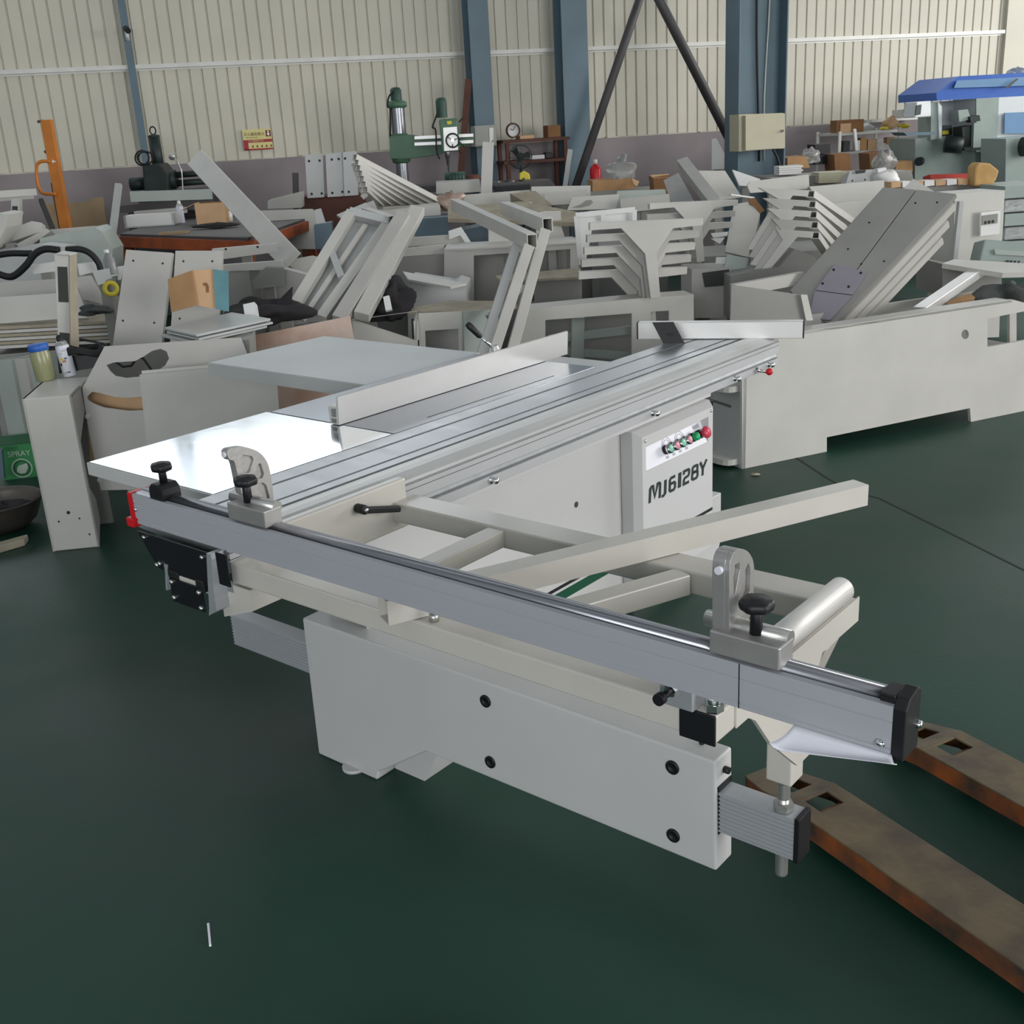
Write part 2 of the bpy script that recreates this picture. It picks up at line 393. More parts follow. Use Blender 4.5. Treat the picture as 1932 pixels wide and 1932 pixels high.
# sloping label plate with the push buttons
def lp(u, t, out): # t 0 bottom .. 1 top on the sloping plate
    return P(u, -.0715 - .032 * t + out * .93, .553 + .080 * t + out * .37)
q = SB(); q.prism([lp(-.858, .0, .0), lp(-.434, .0, .0), lp(-.434, 1, .0), lp(-.858, .92, .0)], (0, -.001, .0)); q.build('label_plate', 'label_white', cb)
for u, mt, big in ((-.712, 'pale_green_button', 0), (-.668, 'pink_button', 0), (-.624, 'pale_green_button', 0), (-.579, 'pink_button', 0), (-.533, 'green_button', 1), (-.478, 'red_button', 2)):
    ax = lp(0, .45, 1) - lp(0, .45, 0); p0 = lp(u, .45, 0)
    b_ = SB(); b_.cyl(p0, p0 + ax * .018, .017, n=18); col_ = b_.build('button', 'black_plastic', cb)
    if big < 2:
        if big == 0:
            q = SB(); q.lathe([(.0175, .016), (.0175, .028), (.0145, .030)], p0, ax, 18); q.build('bezel', 'chrome', cb)
        q = SB(); q.lathe([(.015, .018), (.015, .029 + .006 * big), (.011, .031 + .007 * big), (0, .032 + .008 * big)], p0, ax, 18); q.build('button_cap', mt, cb)
    else:
        q = SB(); q.lathe([(.010, .018), (.010, .030), (.021, .032), (.023, .040), (.020, .047), (0, .049)], p0, ax, 20); q.build('button_cap', mt, cb)
for u in (-.712, -.668, -.624, -.579): SB().prism([lp(u + a, b, .0012) for a, b in ((-.009, .08), (.009, .08), (.009, .19), (-.009, .19))], (0, -.0005, 0)).build('caption', 'print_grey', cb)
for u in (-.69, -.60):   # printed arcs above each pair of buttons
    q = SB(); R_ = [(.030, .026)]
    for r0, r1 in ((.032, .029), (.022, .019)):
        pts = [lp(u + r0 * cos(a), .60 + r0 * sin(a) / .09, .0012) for a in [k * pi / 10 for k in range(11)]] + [lp(u + r1 * cos(a), .60 + r1 * sin(a) / .09, .0012) for a in [k * pi / 10 for k in range(11)][::-1]]
        q.prism(pts, (0, -.0004, 0))
    q.build('printed_arc', 'print_grey', cb)
SB().prism([lp(u, t, .0012) for u, t in ((-.50, .75), (-.455, .75), (-.455, .9), (-.50, .9))], (0, -.0004, 0)).build('caption', 'print_grey', cb)
for u, z in ((-.868, .664), (-.412, .668)): screw(cb, (u, -.0698, z), (0, 1, 0), .006)
GL = {'M': [[(0, 0), (.02, .9), (.12, 1), (.24, .98), (.40, .22), (.60, 1), (.72, 1), (.80, .9), (.80, 0)]], 'J': [[(0, .02), (.14, .02), (.25, .12), (.25, 1)]],
      '6': [[(.52, .93), (.16, .93), (.07, .82), (.07, .18), (.16, .07), (.44, .07), (.53, .18), (.53, .45), (.44, .55), (.08, .55)]], '1': [[(.08, 0), (.08, 1)]],
      '2': [[(.06, .72), (.06, .93), (.44, .93), (.53, .84), (.53, .60), (.44, .50), (.16, .46), (.08, .36), (.08, .07), (.55, .07)]],
      '8': [[(.3, .53), (.14, .53), (.08, .60), (.08, .86), (.16, .93), (.44, .93), (.52, .86), (.52, .60), (.46, .53), (.16, .53), (.06, .44), (.06, .16), (.16, .07), (.46, .07), (.55, .16), (.55, .44), (.46, .53), (.3, .53)]],
      'Y': [[(.02, 1), (.28, .48), (.28, 0)], [(.60, 1), (.30, .50)]]}
def ribbon(mb, pts, w, place, vec):
    n = len(pts); L_ = []; R_ = []
    for i in range(n):
        a = Vector(pts[max(i - 1, 0)]); b = Vector(pts[i]); c = Vector(pts[min(i + 1, n - 1)])
        d1 = (b - a).normalized() if i else (c - b).normalized(); d2 = (c - b).normalized() if i < n - 1 else d1
        t = (d1 + d2).normalized() if (d1 + d2).length > .2 else d1; nn = Vector((-t.y, t.x)); k = min(1.6, 1 / max(.3, nn.dot(Vector((-d1.y, d1.x)))))
        L_.append(b + nn * w / 2 * k); R_.append(b - nn * w / 2 * k)
    V = [place(*p) for p in L_ + R_]; vec = Vector(vec); V2 = [v + vec for v in V]; m_ = 2 * n
    F_ = []
    for i in range(n - 1): F_ += [[i, i + 1, n + i + 1, n + i], [m_ + i, m_ + n + i, m_ + n + i + 1, m_ + i + 1], [i, m_ + i, m_ + i + 1, i + 1], [n + i, n + i + 1, m_ + n + i + 1, m_ + n + i]]
    F_ += [[0, n, m_ + n, m_], [n - 1, m_ + n - 1, m_ + 2 * n - 1, 2 * n - 1]]
    mb.add(V + V2, F_)
LX = {'M': 1225, 'J': 1246.5, '6': 1259.5, '1': 1277, '2': 1286, '8': 1302.5, 'Y': 1318.5}; LW = {'M': 18 / .8, 'J': 7 / .28, '6': 13 / .6, '1': 5 / .16, '2': 13 / .6, '8': 13 / .6, 'Y': 13.5 / .6}
for ch in 'MJ6128Y':
    q = SB()
    for pl in GL[ch]: ribbon(q, pl, .19, lambda x, y, ch=ch: P(-.843 + (LX[ch] - 1225) * .00372 + (x * LW[ch]) * .00372 + .004 * y, -.0696, .429 + .057 * y), (0, -.0007, 0))
    q.build('letter', 'print_dark', cb)
SB().b(-.885, -.395, -.0698, -.0690, .268, .280).build('stripe', 'stripe_black', cb)
SB().b(-.885, -.395, -.0698, -.0690, .215, .256).build('stripe', 'stripe_green', cb)

# --- sliding table
U0, U1 = -2.66, 0.0
def slots(poly_top): return poly_top
top = [(0, .868), (-.006, .873), (-.020, .878), (-.045, .8825), (-.070, .8835), (-.095, .882), (-.107, .880)]
for c_, w_, d_ in ((-.115, .012, .012), (-.163, .008, .010), (-.277, .010, .012)):
    top += [(c_ + w_ / 2, .879), (c_ + w_ / 2, .88 - d_), (c_ - w_ / 2, .88 - d_), (c_ - w_ / 2, .88)]
top += [(-.345, .88), (-.347, .862), (-.28, .858), (-.235, .80), (-.03, .80), (-.03, .770), (0, .770), (.0, .798), (-.010, .802), (-.012, .812), (0, .818), (0, .848), (-.003, .849), (-.003, .852), (0, .853), (0, .862), (-.003, .863), (-.003, .866), (0, .867)]
st = prof_u(top, U0, U1).build('sliding_table', 'slide_top', saw)
sb(U0 + .002, U1 - .002, .0002, .0012, .819, .866).build('side_face', 'alu_side', st)
for z_l in (.8475, .8625): sb(U0 + .002, U1 - .002, .0010, .0016, z_l, z_l + .0016).build('side_groove', 'inside_dark', st)
prof_u([(0.001, .868), (-.006, .8738), (-.020, .8788), (-.045, .8833), (-.070, .8843), (-.095, .8828), (-.106, .8808), (-.106, .878), (-.02, .868)], U0 + .001, U1 - .001).build('rounded_edge', 'alu_bright', st)  # brighter metal laid over the curve to paint its highlight
sb(U0 + .002, U1 - .002, .0002, .0012, .771, .797).build('side_face', 'alu_side', st)
for u, z in ((-1.768, .786), (-.926, .786), (-.359, .788), (-.087, .788)):
    q = SB(); q.lathe([(.011, 0), (.011, .004), (.006, .005), (.006, .010), (.010, .012), (.011, .018), (.007, .024), (0, .025)], P(u, .001, z), Vector((0, -1, 0)), 14); q.build('bolt', 'chrome', st)
lk = SB(); lk.cyl(P(-.190, .001, .785), P(-.190, .012, .785), .013, n=6, smooth=False); lk.cyl(P(-.190, .012, .785), P(-.190, .045, .785), .0065, n=12); lk = lk.build('locking_pin', 'chrome', st)
q = SB(); q.sphere(P(-.190, .056, .785), .014); q.build('red_knob', 'red_plastic', lk)
UE = -2.69
# end plates at the near end
q = SB().prism([P(UE, v, z) for v, z in ((-.298, .872), (-.030, .872), (-.022, .800), (-.050, .787), (-.235, .792))], (-.004, 0, 0)); ep = q.build('end_plate', 'black_plate', st)
for v, z in ((-.270, .862), (-.048, .858), (-.222, .806), (-.235, .800)): screw(ep, (UE - .004, v, z), (-1, 0, 0), .006)
q = sb(UE - .012, UE - .008, -.182, -.060, .724, .782).build('end_plate', 'black_plate', st)
for v, z in ((-.172, .774), (-.070, .771), (-.172, .735), (-.070, .733)): screw(q, (UE - .012, v, z), (-1, 0, 0), .006)
prof_u([(-.215, .742), (-.208, .742), (-.196, .792), (-.190, .81), (-.205, .81), (-.205, .79)], UE - .006, UE + .4).build('guide_flange', 'alu', st)
prof_u([(-.056, .715), (-.022, .735), (-.022, .80), (-.012, .86), (-.012, .872), (-.028, .872), (-.040, .80), (-.050, .735)], UE - .006, UE + .4).build('guide_flange', 'alu', st)
for v0, v1, z0, z1 in ((-.190, -.150, .78, .80), (-.085, -.055, .77, .80)): sb(UE - .010, UE + .02, v0, v1, z0, z1).build('wiper', 'black_rubber', st, .004)
sb(UE - .006, UE + .03, -.160, -.075, .775, .792).build('stop_block', 'cream_paint', st, .003)
sb(UE - .004, UE - .001, .002, .040, .805, .880).build('end_plate', 'black_plate', st)
prof_u([(-.05, .70), (.06, .74), (.06, .79), (-.05, .79)], -2.66, -2.50).build('end_bracket', 'cream_paint', saw)
# red end stops in the T slots at the near end
# --- saw table and extension tables
q = sb(-1.79, -.76, -.920, -.349, .845, ZT).build('saw_table', 'saw_top', saw, .002)
SB().b(-1.60, -.95, -.394, -.3905, .8795, .8806).build('blade_slot', 'black_plate', q)
q = sb(-2.44, -1.793, -.935, -.349, .842, ZT - .0005).build('extension_table', 'mirror_table', saw, .003)
sb(-2.4425, -2.4395, -.937, -.349, .842, .877).build('painted_edge', 'white_paint', q); sb(-2.44, -1.793, -.9385, -.9345, .842, .877).build('painted_edge', 'white_paint', q)
q = sb(-1.36, -.735, -1.84, -.922, .829, ZT).build('extension_table', 'rear_top', saw, .003)
sb(-1.3635, -1.359, -1.84, -.922, .829, .8775).build('painted_edge', 'part_cool', q)
sb(-1.30, -.82, -.98, -.70, .70, .828).build('table_bracket', 'white_paint', saw)
# --- rip fence
rf = SB(); uf0, uf1 = -1.804, -.625
rf.plate([P(uf0, v, z) for v, z in ((-.572, .882), (-.566, .97), (-.572, .972), (-.578, .94), (-.612, .937), (-.616, .930), (-.612, .882))],
         [[P(uf0, v, z) for v, z in ((-.582, .905), (-.580, .932), (-.603, .930), (-.603, .905))], [P(uf0, v, z) for v, z in ((-.583, .886), (-.583, .899), (-.606, .899), (-.606, .886))]], (uf1 - uf0, 0, 0))
rf = rf.build('rip_fence', 'alu_bright', saw)
hb = sb(-1.05, -.80, -.70, -.618, .882, .915).build('fence_carriage', 'alu_cast', rf, .004)
q = SB(); q.lathe([(.016, 0), (.016, .03), (.010, .042)], P(-.905, -.695, .915), (0, 0, 1), 14); q.build('clamp_boss', 'alu_bright', hb)
q = SB(); q.cyl(P(-.907, -.699, .945), P(-.945, -.74, 1.0), .0055, n=10); lv = q.build('clamp_lever', 'chrome', rf)
q = SB(); q.lathe([(.006, 0), (.011, .008), (.013, .06), (.010, .072), (0, .074)], P(-.938, -.732, .99), P(-.957, -.751, 1.02) - P(-.938, -.732, .99), 14); q.build('grip', 'black_plastic', lv)

# --- crosscut fence on its outrigger frame
FU0, FU1, FZ0, FZ1 = -2.706, -2.655, .900, .972
cf = SB().prism([P(u, -.272, z) for u, z in ((FU0, FZ0), (FU0, .9065), (FU0 + .002, .908), (FU0 + .002, .911), (FU0, .9125), (FU0, .947), (FU0 + .0016, .948), (FU0 + .0016, .949), (FU0, .950), (FU0, FZ1), (FU0 + .012, FZ1), (FU0 + .012, .962), (FU1 - .006, .962), (FU1 - .006, FZ1 + .002), (FU1, FZ1 + .002), (FU1, FZ0))], (0, -(1.50 + .272), 0)).build('crosscut_fence', 'alu_fence', saw)
q = SB(); q.cyl(P(FU0 + .029, -.265, .969), P(FU0 + .029, 1.485, .969), .0125, n=20); q.build('guide_rod', 'steel_rod', cf)
sb(FU0 - .0006, FU0 + .0005, 1.274, 1.2755, FZ0, FZ1).build('joint_line', 'black_plate', cf)
q = sb(FU0 - .003, FU1 + .003, -.289, -.272, FZ0 - .002, FZ1 + .002).build('end_cap', 'red_plastic', cf, .002)
sb(FU0 - .012, FU1, -.297, -.268, FZ0 - .008, FZ0 + .014).build('cap_lip', 'red_plastic', q, .003)
q = SB().prism([P(u, 1.50, z) for u, z in ((FU0 - .001, FZ0 - .006), (FU0 - .001, FZ1 - .002), (FU0 + .010, FZ1 + .012), (FU1 - .012, FZ1 + .018), (FU1 + .001, FZ1 + .010), (FU1 + .001, FZ0 - .006))], (0, -.018, 0)); q = q.build('end_cap', 'black_plastic', cf, .002)
SB().b(FU0 + .008, FU1 - .004, 1.478, 1.50, .957, FZ1 + .012).build('cap_bridge', 'black_plastic', q, .002)
screw(cf, (FU0 - .0006, 1.486, .913), (-1, 0, 0), .007); screw(cf, (FU0 - .0006, -.262, .936), (-1, 0, 0), .005); screw(cf, (FU1 - .004, 1.518, .93), (0, 1, 0), .006)
def knob(parent, u, v, z, h, r=.022):
    q = SB(); q.cyl(P(u, v, z), P(u, v, z + h), r * .42, r * .36, n=14)
    V = []; n = 36
    prof = [(0, h + .002), (r * .4, h + .003), (r * .5, h + .001), (r * .92, h + .001), (r * 1.05, h - .003), (r * 1.08, h - .008), (r * 1.0, h - .014), (r * .6, h - .018), (.2 * r, h - .018)]
    Fs = []
    for rr, hh in prof: V += [P(u, v, z + hh) + Vector((cos(2 * pi * i / n), sin(2 * pi * i / n), 0)) * rr * (1 + (.05 * cos(6 * 2 * pi * i / n) if rr > r * .9 else 0)) for i in range(n)]
    for k in range(len(prof) - 1): Fs += [[k * n + i, k * n + (i + 1) % n, (k + 1) * n + (i + 1) % n, (k + 1) * n + i] for i in range(n)]
    q.add(V, Fs, True); return q.build('clamp_knob', 'black_plastic', parent)
# black length stop near the red cap
q = SB().prism([P(-2.703, v, z) for v, z in ((-.205, .966), (-.150, .966), (-.150, .985), (-.152, .998), (-.163, 1.008), (-.192, 1.008), (-.203, .998), (-.205, .985))], (.048, 0, 0)).build('length_stop', 'black_plastic', cf, .003)
knob(cf, -2.678, -.178, 1.005, .045, .022)
q = sb(-2.700, -2.668, -.262, -.205, .970, .977).build('scale_lens', 'label_white', cf, .001); sb(-2.69, -2.68, -.225, -.215, .977, .978).build('scale_mark', 'red_plastic', q)
# two cast flip stops; each arm swings in the u-z plane about a pin parallel to the fence
def chaikin(L, n):
    for _ in range(n): L = [p for a, b in zip(L, L[1:] + L[:1]) for p in ((a[0] * .8 + b[0] * .2, a[1] * .8 + b[1] * .2), (a[0] * .2 + b[0] * .8, a[1] * .2 + b[1] * .8))]
    return L
def flip_stop(v0, L, vf, th, out, pk, pin, kn):
    bz0, bz1 = .976, 1.012
    blk = sb(-2.704, -2.660, v0, v0 + L, bz0, bz1).build('flip_stop', 'alu_cast', cf, .0025)
    q = SB(); q.cyl(P(-2.668, v0 - .024, bz1), P(-2.668, v0 + L - .001, bz1), .0125, n=20); q.build('hinge_pin', 'zinc', blk)
    out = chaikin(out, 2); pk = [chaikin(h, 1) for h in pk]
    q = SB(); q.plate([P(u, vf, z) for u, z in out], [[P(u, vf, z) for u, z in h] for h in pk], (0, .007, 0)); q.build('swing_arm', 'alu_cast', blk, .0012)
    q = SB(); q.prism([P(u, vf - .007, z) for u, z in out], (0, th - .007, 0)); q.build('arm_web', 'alu_cast', blk, .0012)
    q = SB(); q.cyl(P(pin[0], vf - th / 2, pin[1]), P(pin[0] - .009, vf - th / 2, pin[1]), .006, n=12); q.build('contact_pin', 'label_white', blk)
    knob(blk, -2.678, v0 + kn, bz1 - .002, .055, .023)
flip_stop(.085, .122, .100, .020, [(-2.696, 1.127), (-2.694, 1.103), (-2.680, 1.099), (-2.677, 1.064), (-2.675, 1.027), (-2.664, .990), (-2.637, .960), (-2.616, .954), (-2.599, .966), (-2.594, .986), (-2.592, 1.03), (-2.596, 1.073), (-2.614, 1.101), (-2.651, 1.122)],
          [[(-2.664, 1.108), (-2.628, 1.093), (-2.646, 1.062), (-2.664, 1.068)], [(-2.616, 1.083), (-2.609, 1.042), (-2.643, 1.046)], [(-2.642, 1.034), (-2.609, 1.032), (-2.603, .990), (-2.611, .986)]], (-2.690, 1.114), .040)
flip_stop(1.224, .112, 1.252, .028, [(-2.695, 1.00), (-2.696, 1.053), (-2.697, 1.118), (-2.686, 1.133), (-2.664, 1.132), (-2.640, 1.119), (-2.625, 1.101), (-2.620, 1.082), (-2.621, 1.046), (-2.627, 1.018), (-2.640, 1.002)],
          [[(-2.685, 1.112), (-2.661, 1.111), (-2.682, 1.055)], [(-2.642, 1.104), (-2.632, 1.088), (-2.634, 1.046), (-2.670, 1.052)]], (-2.696, 1.108), .062)
# --- outrigger frame
FT, FB = .845, .795
of = SB(); of.b(-2.66, -2.60, .0, 1.213, FB, FT); of = of.build('outrigger_frame', 'cream_paint', saw, .004)
sb(-2.18, -2.10, .025, 1.16, FB - .0, FT).build('rear_rail', 'cream_paint', of, .004)
sb(-2.60, -2.128, 1.155, 1.215, FB, FT).build('end_rail', 'cream_paint', of, .004)
sb(-2.60, -2.18, .345, .392, FB + .004, FT - .004).build('cross_tube', 'cream_paint', of, .003)
def slanted(v0, v1, w): 
    q = SB(); q.beam(P(-2.60, v0, .82), P(-2.18, v1, .82), w, .045); q.build('cross_tube', 'cream_paint', of, .003)
slanted(.70, .868, .048)
sb(-2.664, -2.660, 1.148, 1.213, FB - .004, FT + .0).build('rail_cap', 'black_plastic', of, .003)
sb(-2.60, -2.12, 1.213, 1.2155, FB, FT).build('end_face', 'cream_paint', of)
# roller on the end rail
rl = SB(); rl.cyl(P(-2.60, 1.198, .872), P(-2.165, 1.198, .872), .0245, n=24); rl = rl.build('roller', 'roller_alu', of)
q = SB(); q.cyl(P(-2.165, 1.198, .872), P(-2.150, 1.198, .872), .007, n=12); q.lathe([(.011, 0), (.011, .008), (.007, .014), (0, .016)], P(-2.150, 1.198, .872), Vector((1, 0, 0)), 12); q.build('axle_nut', 'chrome', rl)
screw(of, (-2.17, 1.185, FB), (0, 0, -1), .008)
# gusset and hanging post with levelling screw down to the swing arm
q = SB().prism([P(u, 1.213, z) for u, z in ((-2.56, FB), (-2.272, FB), (-2.292, .765), (-2.25, .60), (-2.36, .60), (-2.47, .70), (-2.53, .775))], (0, .008, 0)).build('gusset', 'cream_paint', of)
q = SB(); q.beam(P(-2.174, 1.10, .436), P(-2.174, 1.10, .62), .056, .056, up=(1, 0, 0)); q.beam(P(-2.174, 1.10, .60), P(-2.22, 1.185, .80), .056, .056, up=(1, 0, 0)); q = q.build('post', 'cream_paint', of, .004)
ls = SB()
ls.cyl(P(-2.174, 1.10, .20), P(-2.174, 1.10, .45), .012, n=14); ls = ls.build('levelling_screw', 'zinc', of)
q = SB(); q.cyl(P(-2.174, 1.10, .362), P(-2.174, 1.10, .378), .021, n=6, smooth=False); q.build('nut', 'zinc', ls); q = SB(); q.cyl(P(-2.174, 1.10, .428), P(-2.174, 1.10, .436), .018, n=12); q.build('washer', 'zinc', ls)
for z0_, n_ in ((.387, 10), (.202, 16)):
    q = SB(); q.lathe([(.0120 + .0014 * (i % 2), z0_ + .002 * i) for i in range(2 * n_)], P(-2.174, 1.10, 0), (0, 0, 1), 14); q.build('thread', 'zinc', ls)
# supports between fence and frame
for v0, v1 in ((1.118, 1.178),): q = sb(-2.672, -2.61, v0, v1, FT, FZ0).build('fence_support', 'alu', of, .002)
q = SB(); q.cyl(P(-2.672, 1.140, .874), P(-2.70, 1.140, .874), .006, n=10); q.cyl(P(-2.70, 1.140, .874), P(-2.712, 1.140, .874), .010, n=12); q.build('set_screw', 'black_plastic', of)
q = SB(); q.cyl(P(-2.672, 1.140, .874), P(-2.678, 1.140, .874), .011, n=6, smooth=False); q.build('nut', 'chrome', of)
q = SB(); q.cyl(P(-2.645, 1.200, FT), P(-2.645, 1.200, FT + .014), .016, n=6, smooth=False); q.lathe([(.014, .014), (.015, .024), (.010, .032), (0, .034)], P(-2.645, 1.200, FT), (0, 0, 1), 14); q.build('nut', 'chrome', of)
q = SB(); q.cyl(P(-2.64, .60, FT), P(-2.64, .60, FT + .016), .010, n=10); q.cyl(P(-2.64, .60, FT + .016), P(-2.64, .60, FT + .03), .007, n=6); q.build('nut', 'zinc', of)
# hook bracket joining the frame to the sliding table
q = sb(-2.60, -2.128, .002, .030, .768, .898).build('hook_bracket', 'cream_paint', of, .006)
lv = SB(); lv.cyl(P(-2.30, .03, .868), P(-2.30, .062, .868), .012, n=12); lv.beam(P(-2.305, .055, .868), P(-2.205, .078, .846), .018, .015); lv = lv.build('clamp_lever', 'black_plastic', of, .003)
screw(lv, (-2.30, .062, .868), (0, 1, 0), .006)
# --- swing arm housing on the floor, with its telescopic aluminium bar
sa = SB().prism([P(-2.204, v, z) for v, z in ((-.362, .0), (-.115, .0), (-.105, .03), (.092, .164), (.962, .164), (.958, .438), (-.358, .442))], (.072, 0, 0)).build('arm_housing', 'white_paint', saw, .006, segs=3)
q = SB().prism([P(-2.130, v, z) for v, z in ((-.362, .0), (.0, .0), (.092, .164), (-.362, .164))], (.25, 0, 0)).build('arm_foot', 'white_paint', sa)
q = SB(); q.cyl(P(-2.196, -.215, 0), P(-2.196, -.215, .010), .035, n=24); q.build('foot_pad', 'white_paint', sa)
for v, z in ((.320, .386), (.322, .214), (.854, .388), (.855, .214)):
    q = SB(); q.lathe([(.0165, 0), (.0165, .004), (.009, .0042), (.008, .002), (0, .002)], P(-2.204, v, z), Vector((-1, 0, 0)), 18); q.build('socket_bolt', 'black_plastic', sa)
q = SB(); q.cyl(P(-2.168, .96, .402), P(-2.168, .972, .402), .008, n=8); q.build('set_screw', 'black_plastic', sa)
q = SB(); q.cyl(P(-2.16, .90, .44), P(-2.16, .90, .446), .006, n=8); q.build('set_screw', 'black_plastic', sa)
sb(-2.196, -2.140, .958, .9635, .255, .372).build('opening', 'black_plate', sa)
bars = SB()
pr = [(-2.196, .262)]
for k in range(9): pr += [(-2.196, .267 + k * .0100), (-2.1925, .2685 + k * .0100), (-2.1925, .2715 + k * .0100), (-2.196, .273 + k * .0100)]
pr += [(-2.196, .360), (-2.144, .360), (-2.144, .262)]
bars.prism([P(u, -.715, z) for u, z in pr], (0, -(1.135 + .715), 0)); bars = bars.build('telescopic_bar', 'alu_bar', sa)
sb(-2.198, -2.142, 1.135, 1.147, .258, .364).build('bar_cap', 'black_plastic', bars, .002)
# pillar between arm housing and the machine
sb(-2.13, -2.00, -.33, -.25, .10, .50).build('arm_pillar', 'white_paint', sa)

# --- things resting on the saw
def saw_w(u, v, z): # saw frame -> world
    a = Vector((u, -v, z)); return Vector((MO.x + a.x * cos(MA) - a.y * sin(MA), MO.y + a.x * sin(MA) + a.y * cos(MA), a.z))
q = MB(); q.beam(saw_w(-2.695, .522, .8715), saw_w(-1.615, 1.005, .8715), .050, .050, wall=.003); tag(q.build('square_tube', 'cream_paint', bevel=.0), 'long cream square tube lying slantwise across the outrigger frame', 'tube')
# aluminium stop bar lying across the far end of the sliding table, with its black edge shoe
sbz = ZT + .0015
b0 = saw_w(-.262, -.487, sbz); b1 = saw_w(.002, .098, sbz); dr = (b1 - b0).normalized(); nr = dr.cross(Vector((0, 0, 1)))
ab = thing('stop_bar', 'aluminium stop bar lying across the far end of the sliding table', 'fence bar', b0)
q = MB(); q.prism([b0, b1, b1 - nr * .045, b0 - nr * .045], (0, 0, .066)); q.build('profile', 'alu_bright', ab, .002, world=True)
q = MB(); q.prism([b0 - dr * .005, b0, b0 - nr * .045, b0 - dr * .005 - nr * .045], (0, 0, .066)); q.build('end_cap', 'black_plastic', ab, world=True)
q = MB(); q.prism([b1, b1 + dr * .005, b1 + dr * .005 - nr * .045, b1 - nr * .045], (0, 0, .066)); q.build('end_cap', 'black_plastic', ab, world=True)
es = thing('edge_shoe', 'black tilted clamping plate standing on the sliding table before the stop bar', 'clamp', saw_w(-.29, -.33, ZT + .001))
c0 = saw_w(-.300, -.345, ZT + .0015); c1 = saw_w(-.262, -.272, ZT + .0015); k_ = saw_w(0, -.05, .08) - saw_w(0, 0, 0)
q = MB(); q.prism([c0, c1, c1 + k_, c0 + k_], nr * .006 - nr * .012); q.build('plate', 'black_plastic', es, world=True)
mid = (c0 + c1) / 2 + k_ * .35
q = MB(); q.beam(mid, mid - nr * .07, .03, .02); q.build('guide_block', 'black_plastic', es, world=True)
q = MB(); q.cyl(mid - nr * .05 + Vector((0, 0, .0)), mid - nr * .05 + Vector((0, 0, .03)), .010, n=10); q.build('clamp_screw', 'zinc', es, world=True)
# drooping sheet of white protective film below the right end of the crosscut fence
pv = []
N_ = 20; M_ = 6
for i in range(N_ + 1):
    t = i / N_; e0 = saw_w(FU0 - .001, 1.362 + .140 * t, FZ0 + .001)
    tip = max(0, 1 - t / .15) ** 2; e1 = saw_w(FU0 - .038 + .018 * t, 1.335 + .182 * t + .008 * tip, .872 + .030 * t + .012 * tip)
    for j in range(M_ + 1):
        k = j / M_; p = e0.lerp(e1, k); p.z -= .006 * sin(pi * k); pv.append(p)
q = MB(); q.add(pv, [[i * (M_ + 1) + j, (i + 1) * (M_ + 1) + j, (i + 1) * (M_ + 1) + j + 1, i * (M_ + 1) + j + 1] for i in range(N_) for j in range(M_)], True)
pf = q.build('protective_film', 'paper'); sm = pf.modifiers.new('thickness', 'SOLIDIFY'); sm.thickness = .0008
tag(pf, 'loose white protective sheet hanging under the right end of the crosscut fence', 'sheet')

# ================================================================== background materials
mat('orange_paint', '#bf7328', .5, var=.18, scale=5)
mat('rust_orange', '#9a4a22', .65, var=.3, scale=7)
mat('fork_paint', '#6a5c44', .5, .1, var=.2, scale=9, c2='#4a4034', bump=.1, bscale=40, detail=8)
mat('fork_side', '#85481f', .6, var=.35, scale=11, c2='#3a3028', detail=8)
mat('cardboard', '#b08a62', .85, var=.1, scale=6)
mat('cardboard_light', '#c9a580', .85, var=.08, scale=6)
mat('cardboard_dark', '#85603f', .85, var=.12, scale=6)
mat('teal_card', '#5f8a92', .8, var=.12, scale=8)
mat('black_cloth', '#2d2a2d', .95, var=.25, scale=10, bump=.4, bscale=25)
mat('grey_cloth', '#4b4d4c', .95, var=.25, scale=10, bump=.4, bscale=25)
mat('copper_sheet', '#b9a79c', .4, .2, var=.18, scale=4, c2='#9c7f6e', detail=8)
mat('purple_plate', '#8d8791', .4, .1, var=.06, scale=4)
mat('plank', '#9a8468', .8, var=.15, scale=5)
mat('drill_green', '#4d6f58', .45, var=.12, scale=5)
mat('drill_green_dark', '#2c4a3e', .5, var=.15, scale=6)
mat('rust_brown', '#5d3a30', .7, var=.2, scale=6)
mat('beige_box', '#b3ae96', .45, var=.04)
mat('grey_box', '#9a9c95', .5, var=.05)
mat('sign_yellow', '#d8cf8c', .5, var=0)
mat('sign_red', '#a22633', .5, var=0)
mat('sign_dark', '#6b1f22', .5, var=0)
mat('blue_hood', '#2c5fb4', .45, var=.06)
mat('blue_glass', '#6f93b8', .3, var=.05)
mat('machine_white', '#d3d8da', .4, var=.03)
mat('machine_grey', '#93a09b', .45, var=.05)
mat('dark_machine', '#26302f', .5, .2, var=.25, scale=10)
mat('film', '#d5d8d8', .3, var=.05, scale=12, trans=.75, bump=.5, bscale=30)
mat('white_plastic', '#dcdcda', .4, var=.03)
mat('yellow_plastic', '#d8c63a', .45, var=.05)
mat('blue_lid', '#2d62b4', .45, var=.04)
mat('jar_plastic', '#b5b58a', .25, var=.08, trans=.35)
mat('green_card', '#3a8a52', .7, var=.06)
mat('dark_card', '#2e5c3e', .7, var=0)
mat('pale_card', '#b9c4b6', .7, var=0)
mat('red_card', '#b7423a', .7, var=.08)
mat('tan_paper', '#c09a64', .85, var=.15, scale=10, bump=.4, bscale=20)
mat('worn_wood', '#a39a88', .8, var=.15, scale=10)
mat('bowl_steel', '#5f5a55', .4, .7, var=.3, scale=8)

